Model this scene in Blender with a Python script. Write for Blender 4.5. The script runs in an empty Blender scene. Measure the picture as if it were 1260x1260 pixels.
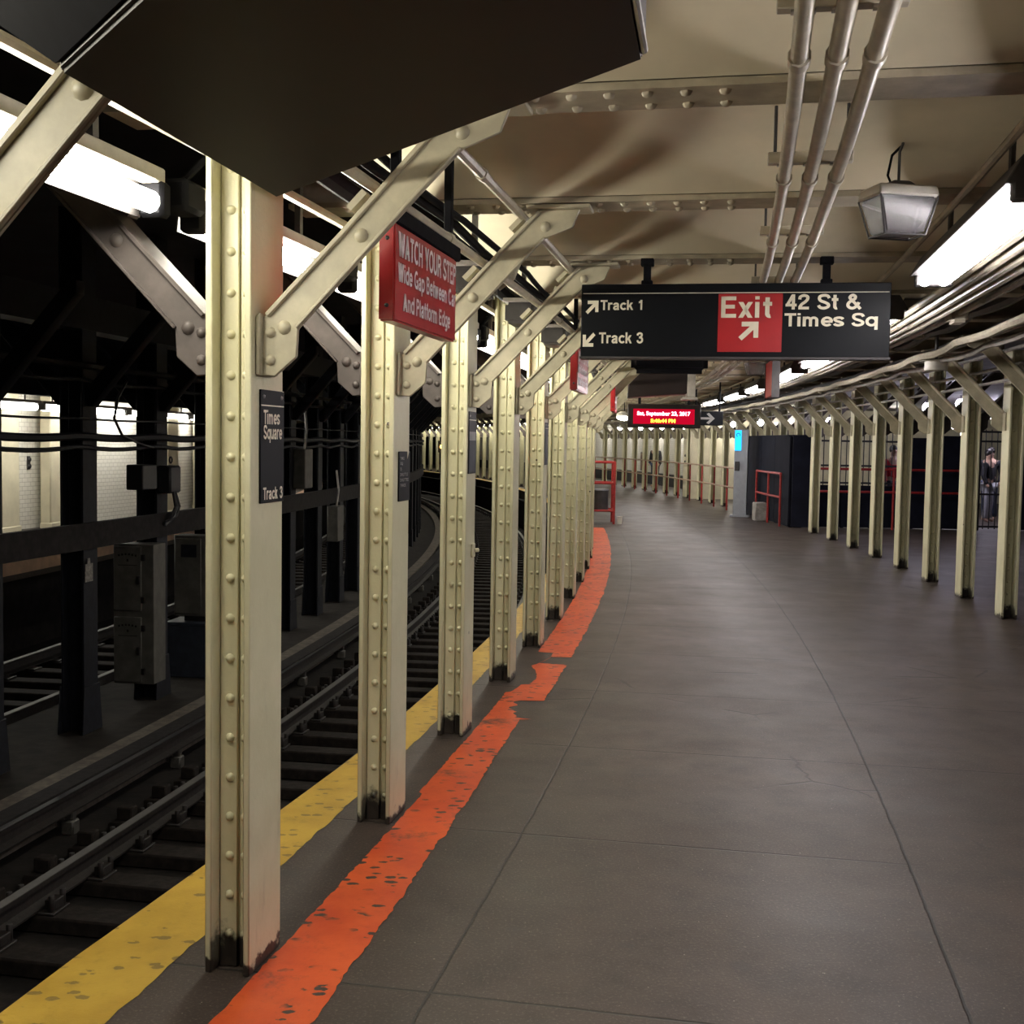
import bpy, bmesh, math, random
from math import sin, cos, pi
from mathutils import Vector, Matrix
random.seed(7)
C = bpy.context.scene.collection
sc = bpy.context.scene
# ------------------------------------------------------------------ layout of the curving station
CX, CY, R, S0 = -118.0478, 27.5530, 119.6591, -24.1137
PITCH = 1.524
SR, PR_ = 8.75, 1.5518            # right row start / spacing (measured on the left row's arc)

def ang(s): return (s + S0) / R
def W(s, d, z=0.0):
    a = ang(s)
    return Vector((CX + (R + d) * cos(a), CY + (R + d) * sin(a), z))
def sd_of(x, y):
    return math.atan2(y - CY, x - CX) * R - S0, math.hypot(x - CX, y - CY) - R

# ------------------------------------------------------------------ node helpers
class G:
    def __init__(self, name):
        self.m = bpy.data.materials.new(name); self.m.use_nodes = True
        self.t = self.m.node_tree; self.t.nodes.clear()
        self.out = self.t.nodes.new('ShaderNodeOutputMaterial')
    def n(self, typ, **kw):
        nd = self.t.nodes.new(typ)
        for k, v in kw.items(): setattr(nd, k, v)
        return nd
    def put(self, sock, v):
        if hasattr(v, 'is_linked') or isinstance(v, bpy.types.NodeSocket): self.t.links.new(v, sock)
        elif isinstance(v, (tuple, list)) and len(v) == 3 and sock.type == 'RGBA': sock.default_value = (*v, 1)
        else: sock.default_value = v
    def math(self, op, a, b=0.0, c=None, clamp=False):
        nd = self.n('ShaderNodeMath', operation=op, use_clamp=clamp)
        self.put(nd.inputs[0], a); self.put(nd.inputs[1], b)
        if c is not None: self.put(nd.inputs[2], c)
        return nd.outputs[0]
    def mix(self, f, a, b):
        nd = self.n('ShaderNodeMix', data_type='RGBA')
        self.put(nd.inputs[0], f); self.put(nd.inputs[6], a); self.put(nd.inputs[7], b)
        return nd.outputs[2]
    def noise(self, vec, scale, detail=4, rough=.6):
        nd = self.n('ShaderNodeTexNoise'); self.put(nd.inputs['Vector'], vec)
        nd.inputs['Scale'].default_value = scale; nd.inputs['Detail'].default_value = detail
        nd.inputs['Roughness'].default_value = rough
        return nd.outputs['Fac']
    def voro(self, vec, scale, feature='F1'):
        nd = self.n('ShaderNodeTexVoronoi', feature=feature); self.put(nd.inputs['Vector'], vec)
        nd.inputs['Scale'].default_value = scale
        return nd.outputs['Distance'], nd.outputs.get('Color')
    def step(self, v, lo, hi):
        nd = self.n('ShaderNodeMapRange', interpolation_type='SMOOTHSTEP')
        self.put(nd.inputs[0], v); nd.inputs[1].default_value = lo; nd.inputs[2].default_value = hi
        return nd.outputs[0]
    def obj(self): return self.n('ShaderNodeTexCoord').outputs['Object']
    def pos(self): return self.n('ShaderNodeNewGeometry').outputs['Position']
    def sep(self, v):
        nd = self.n('ShaderNodeSeparateXYZ'); self.put(nd.inputs[0], v); return nd.outputs
    def comb(self, x, y, z):
        nd = self.n('ShaderNodeCombineXYZ')
        for i, v in enumerate((x, y, z)): self.put(nd.inputs[i], v)
        return nd.outputs[0]
    def bsdf(self, col, rough=.5, metal=0., bump=None, bs=.2, bd=.01, spec=.5):
        b = self.n('ShaderNodeBsdfPrincipled')
        self.put(b.inputs['Base Color'], col); self.put(b.inputs['Roughness'], rough); self.put(b.inputs['Metallic'], metal)
        b.inputs['Specular IOR Level'].default_value = spec
        if bump is not None:
            bn = self.n('ShaderNodeBump'); bn.inputs['Strength'].default_value = bs; bn.inputs['Distance'].default_value = bd
            self.put(bn.inputs['Height'], bump); self.t.links.new(bn.outputs[0], b.inputs['Normal'])
        self.t.links.new(b.outputs[0], self.out.inputs[0])
        return self.m
    def emit(self, col, st):
        e = self.n('ShaderNodeEmission'); self.put(e.inputs[0], col); e.inputs[1].default_value = st
        self.t.links.new(e.outputs[0], self.out.inputs[0]); return self.m

def simple(name, col, rough=.5, metal=0., var=.25, scale=9., bump=.0, spec=.5):
    g = G(name); v = g.pos(); f = g.noise(v, scale, 5)
    c = g.mix(g.step(f, .3, .75), tuple(x * (1 - var) for x in col), tuple(min(1, x * (1 + var * .5)) for x in col))
    return g.bsdf(c, rough, metal, f if bump else None, bump, .01, spec)

M = {}
def column_paint():
    g = G('thick_cream_enamel'); v = g.pos(); z = g.sep(v)[2]
    f = g.noise(v, 3., 5); fine = g.noise(v, 70., 3)
    c = g.mix(g.step(f, .35, .75), (.56, .53, .345), (.64, .61, .42))
    o = g.sep(g.obj())
    grime = g.noise(g.comb(o[0], o[1], g.math('MULTIPLY', o[2], .25)), 14., 6)
    c = g.mix(g.math('MULTIPLY', g.step(grime, .58, .8), .35), c, (.16, .13, .08))
    ft = g.math('ADD', g.math('MULTIPLY', g.noise(v, 22., 4), .16), g.math('MULTIPLY', g.noise(v, 7., 3), .06))
    lo = g.math('SUBTRACT', z, ft)
    inweb = g.step(g.math('ABSOLUTE', g.math('ADD', o[0], .075)), .062, .05)
    c = g.mix(g.math('MULTIPLY', g.step(lo, .03, -.03), inweb), c, (.020, .016, .013))
    c = g.mix(g.step(g.math('ADD', lo, .075), .012, -.012), c, (.035, .026, .020))
    # chips down to bare iron
    d, _ = g.voro(v, 5.)
    chip = g.math('MULTIPLY', g.step(d, .06, .045), g.step(g.noise(v, 6., 2), .56, .6))
    c = g.mix(chip, c, (.05, .035, .025))
    h = g.math('ADD', g.math('MULTIPLY', fine, .5), g.noise(v, 18., 3))
    return g.bsdf(c, .42, 0, h, .25, .006)
M['cream'] = column_paint()

def concrete_nodes(g, v, d, s):
    big = g.noise(v, .55, 5); mid = g.noise(v, 4.5, 6, .7); fin = g.noise(v, 90., 3, .7)
    c = g.mix(g.step(big, .3, .7), (.040, .0285, .0225), (.064, .0455, .035))
    c = g.mix(g.step(mid, .35, .75), c, (.029, .0212, .0172))
    c = g.mix(g.math('MULTIPLY', g.step(fin, .5, .75), .75), c, (.150, .116, .095))
    sp, _ = g.voro(v, 38.)
    c = g.mix(g.math('MULTIPLY', g.step(sp, .13, .05), g.step(g.noise(v, 25., 2), .55, .65)), c, (.34, .30, .25))
    gum, _ = g.voro(g.comb(*[g.sep(v)[i] for i in range(3)]), 3.1)
    c = g.mix(g.math('MULTIPLY', g.step(g.math('ADD', gum, g.math('MULTIPLY', g.noise(v, 12, 2), .2)), .25, .2), .55), c, (.035, .03, .027))
    return c, mid, fin
def floor_mat():
    g = G('platform_concrete'); v = g.obj(); xyz = g.sep(v)
    r = g.math('POWER', g.math('ADD', g.math('MULTIPLY', xyz[0], xyz[0]), g.math('MULTIPLY', xyz[1], xyz[1])), .5)
    d = g.math('SUBTRACT', r, R)
    s = g.math('SUBTRACT', g.math('MULTIPLY', g.math('ARCTAN2', xyz[1], xyz[0]), R), S0)
    c, mid, fin = concrete_nodes(g, v, d, s)
    wob = g.math('MULTIPLY', g.math('SUBTRACT', g.noise(v, 5., 5, .7), .5), .022)
    def line(val, at, w):
        return g.step(g.math('ABSOLUTE', g.math('SUBTRACT', g.math('ADD', val, wob), at)), w, w * .35)
    l1 = line(d, .589, .007); l2 = line(d, 2.197, .0085)
    sm = g.math('PINGPONG', g.math('ADD', g.math('ADD', s, .72), g.math('MULTIPLY', wob, .6)), .75)
    sm = g.math('SUBTRACT', .75, sm)      # distance to the nearest cross joint
    sm2 = g.math('ADD', sm, g.math('MULTIPLY', g.noise(v, 2.2, 3), .008))
    lc = g.step(sm2, .013, .005)
    keep = g.step(g.noise(v, .8, 2), .42, .5)
    lc = g.math('MULTIPLY', lc, g.math('MAXIMUM', keep, g.math('MULTIPLY', g.step(d, 2.3, 2.1), g.step(d, .3, .4))))
    j = g.math('MAXIMUM', g.math('MAXIMUM', l1, l2), lc)
    # hairline cracks on the right-hand slab
    cr, _ = g.voro(g.comb(g.math('ADD', xyz[0], g.math('MULTIPLY', wob, 6)), xyz[1], 0.), .45, 'DISTANCE_TO_EDGE')
    crk = g.math('MULTIPLY', g.step(cr, .006, .002), g.step(g.noise(v, 1.1, 2), .56, .62))
    j = g.math('MAXIMUM', j, g.math('MULTIPLY', crk, .7))
    c = g.mix(j, c, (.011, .009, .0075))
    rg = g.math('ADD', .36, g.math('MULTIPLY', g.noise(v, 1.7, 5), .3))
    h = g.math('SUBTRACT', g.math('ADD', g.math('MULTIPLY', fin, .35), g.math('MULTIPLY', mid, .4)), j)
    return g.bsdf(c, rg, 0, h, .35, .008)
M['floor'] = floor_mat()

def stripe_mat(name, a, b, chips, worn):
    g = G(name); v = g.obj(); 
    c0, mid, fin = concrete_nodes(g, v, None, None)
    f = g.noise(v, 3., 5)
    c = g.mix(g.step(f, .3, .7), a, b)
    c = g.mix(g.math('MULTIPLY', g.step(g.noise(v, 13., 6, .7), .5, .8), .4), c, tuple(x * .45 for x in a))
    xyz = g.sep(v)
    # chips run along the platform edge
    st = g.comb(g.math('MULTIPLY', xyz[0], 1.), g.math('MULTIPLY', xyz[1], 1.8), 0.)
    d, col = g.voro(st, 11.)
    e = g.math('ADD', d, g.math('MULTIPLY', g.math('SUBTRACT', g.noise(v, 28., 3), .5), .5))
    chip = g.math('MULTIPLY', g.step(e, .30, .24), g.step(g.noise(v, 3.3, 3), .43, .50))
    chip = g.math('MULTIPLY', chip, chips)
    sc_ = g.math('MULTIPLY', g.step(g.noise(v, 2.2, 7, .75), .55, .70), worn)
    m = g.math('MAXIMUM', chip, sc_)
    c = g.mix(m, c, g.mix(.75, c0, (.04, .034, .03)))
    return g.bsdf(c, .5, 0, g.math('SUBTRACT', fin, m), .25, .004)
M['yellow'] = stripe_mat('yellow_edge_paint', (.37, .222, .024), (.47, .30, .04), .6, .35)
M['orange'] = stripe_mat('orange_line_paint', (.52, .058, .010), (.66, .100, .018), 1., .9)
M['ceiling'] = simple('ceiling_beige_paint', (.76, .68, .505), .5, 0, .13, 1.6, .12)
M['brace'] = simple('dusty_cream_enamel', (.44, .40, .285), .45, 0, .22, 7, .2)
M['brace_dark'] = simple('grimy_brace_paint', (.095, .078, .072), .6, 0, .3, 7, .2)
M['beam'] = simple('dusty_beam_paint', (.44, .385, .28), .6, 0, .3, 5, .2)
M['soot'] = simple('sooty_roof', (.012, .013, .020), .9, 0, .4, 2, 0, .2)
M['shade_right'] = simple('grey_shade_ceiling', (.13, .115, .115), .7, 0, .35, 2.5, .2)  # shade on the ceiling right of the lamps is put into this grey
M['conduit'] = simple('painted_conduit', (.50, .45, .35), .33, 0, .2, 12)
M['conduit_grey'] = simple('dusty_conduit', (.34, .31, .29), .45, 0, .35, 9)
M['black'] = simple('black_rubber', (.006, .006, .008), .85, 0, .3, 20, 0, .12)
M['brownblack'] = simple('brown_black_housing', (.024, .016, .014), .5, 0, .3, 2.5, 0, .3)
M['signblack'] = simple('sign_enamel_black', (.0055, .0065, .0085), .42, 0, .15, 6, 0, .15)
M['signred'] = simple('sign_enamel_red', (.42, .018, .022), .28, 0, .12, 6)
M['white'] = simple('sign_lettering', (.80, .74, .58), .5, 0, .06, 20)
M['whitered'] = simple('warning_lettering', (.75, .66, .66), .5, 0, .08, 20)
M['greyletter'] = simple('faded_lettering', (.30, .29, .28), .5, 0, .1, 20)
M['rim'] = simple('worn_steel', (.42, .40, .38), .35, .8, .3, 15)
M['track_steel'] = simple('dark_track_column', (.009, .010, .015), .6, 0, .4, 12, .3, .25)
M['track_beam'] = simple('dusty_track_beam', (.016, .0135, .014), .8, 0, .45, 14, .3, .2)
M['rail'] = simple('rusted_rail', (.016, .012, .011), .6, .2, .4, 20, .3)
M['railtop'] = simple('polished_rail_head', (.11, .105, .10), .6, .2, .2, 8)
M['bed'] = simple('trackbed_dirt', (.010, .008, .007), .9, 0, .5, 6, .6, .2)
M['tie'] = simple('creosoted_tie', (.016, .012, .010), .9, 0, .5, 14, .5, .2)
M['curb'] = simple('sooty_curb', (.020, .0165, .014), .9, 0, .45, 6, .4, .2)
M['curb_edge'] = simple('dusty_coping', (.12, .10, .08), .85, 0, .45, 11, .4)
M['cabinet'] = simple('faded_grey_cabinet', (.085, .08, .07), .6, 0, .3, 8, .15)
M['bluebox'] = simple('navy_box', (.022, .027, .040), .55, 0, .3, 9)
M['tagwhite'] = simple('scratched_tag', (.24, .22, .20), .6, 0, .5, 40)
M['insul'] = simple('insulator', (.07, .065, .058), .5, 0, .4, 25)
M['peach'] = simple('peach_edge_strip', (.80, .52, .36), .6, 0, .2, 4)
M['hoard'] = simple('navy_hoarding', (.010, .011, .019), .9, 0, .35, 3, .15, .15)
M['redrail'] = simple('red_railing_paint', (.34, .022, .020), .42, 0, .3, 14)
M['railcream'] = simple('worn_handrail', (.36, .25, .17), .45, 0, .35, 6)
M['iron'] = simple('black_iron', (.014, .014, .017), .5, 0, .3, 14)
M['kiosk'] = simple('grey_kiosk_steel', (.36, .38, .42), .4, .3, .15, 4)
M['plaster'] = simple('cream_pillar', (.62, .57, .42), .5, 0, .15, 2)
M['brownposter'] = simple('brown_poster', (.16, .09, .06), .5, 0, .3, 4)
M['lampshell'] = simple('fixture_housing', (.55, .52, .45), .45, 0, .2, 8)
M['lampdark'] = simple('fixture_dark_housing', (.06, .055, .055), .5, .2, .3, 8)
M['cup'] = simple('paper_cup', (.72, .68, .6), .6, 0, .1, 10)
M['skin'] = simple('skin', (.42, .26, .19), .5, 0, .1, 8)
M['hair'] = simple('dark_hair', (.015, .012, .010), .5, 0, .3, 30)
M['cloth_black'] = simple('black_cloth', (.015, .015, .02), .8, 0, .2, 10)
M['cloth_navy'] = simple('denim', (.03, .04, .075), .8, 0, .2, 10)
M['cloth_red'] = simple('red_cloth', (.5, .02, .04), .8, 0, .2, 10)
M['cloth_pale'] = simple('pale_cloth', (.45, .46, .5), .8, 0, .2, 10)
def tile_mat(name, a, b, mortar):
    g = G(name); uv = g.n('ShaderNodeTexCoord').outputs['UV']
    br = g.n('ShaderNodeTexBrick'); g.put(br.inputs['Vector'], uv)
    br.inputs['Scale'].default_value = 1.; br.inputs['Brick Width'].default_value = .152; br.inputs['Row Height'].default_value = .076
    br.inputs['Mortar Size'].default_value = .004
    g.put(br.inputs['Color1'], a); g.put(br.inputs['Color2'], b); g.put(br.inputs['Mortar'], mortar)
    return g.bsdf(br.outputs['Color'], .22)
M['tile'] = tile_mat('white_tile', (.74, .72, .66), (.70, .68, .61), (.42, .40, .36))
M['tube'] = G('fluorescent_warm').emit((1, .95, .80), 58.)
M['tube_corridor'] = G('corridor_lamp').emit((1, .95, .85), 120.)
M['tube_cool'] = G('fluorescent_cool').emit((1, .945, .95), 34.)
M['tube_far'] = G('fluorescent_far').emit((1, .97, .88), 36.)
M['globe'] = G('mercury_globe').emit((.86, .8, 1.), 45.)
M['led_red'] = G('led_red').emit((1., .22, .28), 9.)
M['led_yellow'] = G('led_yellow').emit((1., .75, .05), 3.5)
M['led_panel'] = G('led_panel_lit').emit((.7, .004, .03), .75)
M['blue_screen'] = G('blue_lit_panel').emit((.02, .45, 1.), 2.)
M['blue_dark'] = simple('blue_mark', (.01, .03, .12), .4)
M['signal'] = G('signal_lamp').emit((1., .45, .06), 14.)
M['yellowtag'] = simple('yellow_tag', (.75, .5, .02), .5)
def glass_mat():
    g = G('prismatic_lens'); b = g.n('ShaderNodeBsdfPrincipled')
    b.inputs['Base Color'].default_value = (.36, .34, .36, 1); b.inputs['Roughness'].default_value = .22
    b.inputs['Transmission Weight'].default_value = .75; b.inputs['IOR'].default_value = 1.35
    g.t.links.new(b.outputs[0], g.out.inputs[0]); return g.m
M['lens'] = glass_mat()

# ------------------------------------------------------------------ mesh helpers
class MB:
    def __init__(self): self.v = []; self.f = []; self.mi = []; self.uv = None
    def add(self, vs, fs, mi=0):
        b = len(self.v); self.v += [tuple(p) for p in vs]
        for f in fs: self.f.append([b + i for i in f]); self.mi.append(mi)
    def box(self, x0, x1, y0, y1, z0, z1, mi=0, M4=None):
        vs = [Vector((x, y, z)) for x in (x0, x1) for y in (y0, y1) for z in (z0, z1)]
        if M4: vs = [M4 @ p for p in vs]
        self.add(vs, [(0, 1, 3, 2), (4, 6, 7, 5), (0, 4, 5, 1), (2, 3, 7, 6), (0, 2, 6, 4), (1, 5, 7, 3)], mi); return self
    def prism(self, poly, axis, a, b, mi=0):
        """poly: 2D points; axis 'y': (x,z) extruded along y; 'x': (y,z); 'z': (x,y)"""
        def P(p, t): return (p[0], t, p[1]) if axis == 'y' else (t, p[0], p[1]) if axis == 'x' else (p[0], p[1], t)
        n = len(poly); vs = [P(p, a) for p in poly] + [P(p, b) for p in poly]
        fs = [list(range(n)), list(range(2 * n - 1, n - 1, -1))] + [(i, (i + 1) % n, n + (i + 1) % n, n + i) for i in range(n)]
        self.add(vs, fs, mi); return self
    def frustum(self, r0, z0, r1, z1, mi=0):
        """r = (x0,x1,y0,y1) rectangles"""
        vs = [(x, y, z) for r, z in ((r0, z0), (r1, z1)) for x, y in ((r[0], r[2]), (r[1], r[2]), (r[1], r[3]), (r[0], r[3]))]
        self.add(vs, [(3, 2, 1, 0), (4, 5, 6, 7)] + [(i, (i + 1) % 4, 4 + (i + 1) % 4, 4 + i) for i in range(4)], mi); return self
    def tube(self, pts, r, n=8, mi=0, cap=True):
        pts = [Vector(p) for p in pts]; m = len(pts); vs = []
        rr = r if isinstance(r, (list, tuple)) else [r] * m
        up0 = None
        for i, p in enumerate(pts):
            t = (pts[min(i + 1, m - 1)] - pts[max(i - 1, 0)]).normalized()
            if up0 is None:
                up0 = Vector((0, 0, 1)) if abs(t.z) < .9 else Vector((1, 0, 0))
            a = (up0 - t * up0.dot(t)).normalized(); up0 = a; b = t.cross(a)
            vs += [p + (a * cos(2 * pi * k / n) + b * sin(2 * pi * k / n)) * rr[i] for k in range(n)]
        fs = [(i * n + k, i * n + (k + 1) % n, (i + 1) * n + (k + 1) % n, (i + 1) * n + k) for i in range(m - 1) for k in range(n)]
        if cap: fs += [list(range(n))[::-1], list(range((m - 1) * n, m * n))]
        self.add(vs, fs, mi); return self
    def dome(self, c, nrm, r, n=8, h=.75, mi=0):
        c = Vector(c); nrm = Vector(nrm).normalized()
        a = nrm.orthogonal().normalized(); b = nrm.cross(a); vs = []; 
        for q in (0., .45, .8):
            rr = r * cos(q * pi / 2); z = r * h * sin(q * pi / 2)
            vs += [c + (a * cos(2 * pi * k / n) + b * sin(2 * pi * k / n)) * rr + nrm * z for k in range(n)]
        vs.append(c + nrm * r * h)
        fs = [(i * n + k, i * n + (k + 1) % n, (i + 1) * n + (k + 1) % n, (i + 1) * n + k) for i in (0, 1) for k in range(n)]
        fs += [(2 * n + k, 2 * n + (k + 1) % n, 3 * n) for k in range(n)]
        self.add(vs, fs, mi); return self
    def ball(self, c, r, n=12, m=8, sz=1., mi=0):
        c = Vector(c); vs = [c + Vector((0, 0, r * sz))]
        for i in range(1, m):
            t = pi * i / m; vs += [c + Vector((r * sin(t) * cos(2 * pi * k / n), r * sin(t) * sin(2 * pi * k / n), r * cos(t) * sz)) for k in range(n)]
        vs.append(c - Vector((0, 0, r * sz))); L = len(vs) - 1
        fs = [(0, 1 + k, 1 + (k + 1) % n) for k in range(n)]
        fs += [(1 + i * n + k, 1 + (i + 1) * n + k, 1 + (i + 1) * n + (k + 1) % n, 1 + i * n + (k + 1) % n) for i in range(m - 2) for k in range(n)]
        fs += [(1 + (m - 2) * n + (k + 1) % n, 1 + (m - 2) * n + k, L) for k in range(n)]
        self.add(vs, fs, mi); return self
    def sweep(self, prof, s0, s1, ds=.5, org=(0, 0, 0), closed=True, mi=0, dfun=None):
        """profile of (d,z) carried along the curve"""
        n = max(1, int(math.ceil((s1 - s0) / ds))); k = len(prof); vs = []; org = Vector(org); uv = []
        for i in range(n + 1):
            s = s0 + (s1 - s0) * i / n; q = dfun(s) if dfun else 0.
            vs += [W(s, d + q, z) - org for d, z in prof]
        b = len(self.v); self.v += [tuple(p) for p in vs]
        kk = k if closed else k - 1
        for i in range(n):
            for j in range(kk):
                self.f.append([b + i * k + j, b + i * k + (j + 1) % k, b + (i + 1) * k + (j + 1) % k, b + (i + 1) * k + j]); self.mi.append(mi)
        if closed:
            self.f.append([b + j for j in range(k)][::-1]); self.mi.append(mi)
            self.f.append([b + n * k + j for j in range(k)]); self.mi.append(mi)
        return self
    def mesh(self, name, mats, bevel=0., smooth=True, uvs=False, seg=1):
        me = bpy.data.meshes.new(name); me.from_pydata(self.v, [], self.f)
        for m in mats: me.materials.append(m)
        for p, i in zip(me.polygons, self.mi): p.material_index = i
        bm = bmesh.new(); bm.from_mesh(me)
        bmesh.ops.recalc_face_normals(bm, faces=bm.faces)
        if bevel:
            es = [e for e in bm.edges if len(e.link_faces) == 2 and e.calc_face_angle(0) > .6]
            bmesh.ops.bevel(bm, geom=es, offset=bevel, segments=seg, affect='EDGES', clamp_overlap=True)
        if uvs:
            l = bm.loops.layers.uv.new('UVMap')
            for f in bm.faces:
                for lp in f.loops:
                    co = lp.vert.co; s, d = sd_of(co.x, co.y); lp[l].uv = (s * (R + d) / R, co.z)
        bm.to_mesh(me); bm.free()
        if smooth:
            me.shade_smooth(); me.set_sharp_from_angle(angle=math.radians(38))
        return me

def build(name, mb, mats, parent=None, bevel=0., smooth=True, uvs=False, seg=1):
    if not isinstance(mats, (list, tuple)): mats = [mats]
    mats = [M[m] if isinstance(m, str) else m for m in mats]
    o = bpy.data.objects.new(name, mb.mesh(name, mats, bevel, smooth, uvs, seg) if isinstance(mb, MB) else mb)
    C.objects.link(o)
    if parent: o.parent = parent
    return o
def tag(o, label=None, cat=None, group=None, kind=None):
    if label: o['label'] = label
    if cat: o['category'] = cat
    if group: o['group'] = group
    if kind: o['kind'] = kind
    return o
def thing(name, label, cat, loc, rz=0., group=None, kind=None):
    o = bpy.data.objects.new(name, None); C.objects.link(o); o.empty_display_size = .1
    o.location = loc; o.rotation_euler = (0, 0, rz)
    return tag(o, label, cat, group, kind)
def at(name, label, cat, s, d, z=0., rz=0., group=None, kind=None):
    return thing(name, label, cat, W(s, d, z), ang(s) + rz, group, kind)
def dup(o, label=None, group=None, s=None, d=None, z=None, rz=0.):
    r = o.copy(); C.objects.link(r)
    if s is not None: r.location = W(s, d, z); r.rotation_euler = (0, 0, ang(s) + rz)
    for ch in list(o.children):
        c = ch.copy(); C.objects.link(c); c.parent = r
        for g in list(ch.children):
            e = g.copy(); C.objects.link(e); e.parent = c
    if label: r['label'] = label
    if group: r['group'] = group
    return r
def struct(name, mb, mats, label=None, **k):
    o = build(name, mb, mats, **k); o['kind'] = 'structure'
    if label: o['label'] = label
    return o
ORD = ['first', 'second', 'third', 'fourth', 'fifth', 'sixth', 'seventh', 'eighth', 'ninth', 'tenth', 'eleventh', 'twelfth',
       'thirteenth', 'fourteenth', 'fifteenth', 'sixteenth', 'seventeenth', 'eighteenth', 'nineteenth', 'twentieth']

# ---- a plain bold grotesque drawn stroke by stroke (cap height 1)
TT = .18; HT = TT / 2; XH = .735
def arc(cx, cy, rx, ry, a0, a1, n=18):
    return [(cx + rx * cos(math.radians(a0 + (a1 - a0) * i / n)), cy + ry * sin(math.radians(a0 + (a1 - a0) * i / n))) for i in range(n + 1)]
def spl(pts, n=8):
    out = []; P = [pts[0]] + list(pts) + [pts[-1]]
    for i in range(1, len(P) - 2):
        p0, p1, p2, p3 = P[i - 1:i + 3]
        for k in range(n):
            t = k / n
            out.append(tuple(.5 * (2 * p1[j] + (p2[j] - p0[j]) * t + (2 * p0[j] - 5 * p1[j] + 4 * p2[j] - p3[j]) * t * t + (3 * p1[j] - p0[j] - 3 * p2[j] + p3[j]) * t ** 3) for j in (0, 1)))
    return out + [pts[-1]]
def DG(x0, y0, x1, y1, w=None):      # diagonal bar with level ends
    w = w or TT * math.hypot(x1 - x0, y1 - y0) / abs(y1 - y0) * .97
    return ('q', [(x0 - w / 2, y0), (x0 + w / 2, y0), (x1 + w / 2, y1), (x1 - w / 2, y1)])
V = lambda x, a, b: [(x, a), (x, b)]
Hh = lambda y, a, b: [(a, y), (b, y)]
cy_, ry_ = XH / 2, XH / 2 - HT + .01
bowlc = arc(.345, cy_, .26, ry_, 0, 360, 28)
arch = lambda x0, w: [(x0, .40)] + arc(x0 + w / 2, XH - HT - .18 + .01, w / 2, .18, 180, 0, 12) + [(x0 + w, 0)]
SS = lambda w, h: spl([(w * .93, h * .735), (w * .80, h - HT * .95 - h * .03), (w * .5, h - HT + .012), (w * .2, h - HT - h * .05), (w * .135, h * .70), (w * .27, h * .56), (w * .62, h * .45), (w * .87, h * .33), (w * .87, h * .2), (w * .72, HT + h * .03), (w * .48, HT - .012), (w * .2, HT + h * .045), (w * .08, h * .27)])
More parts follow.
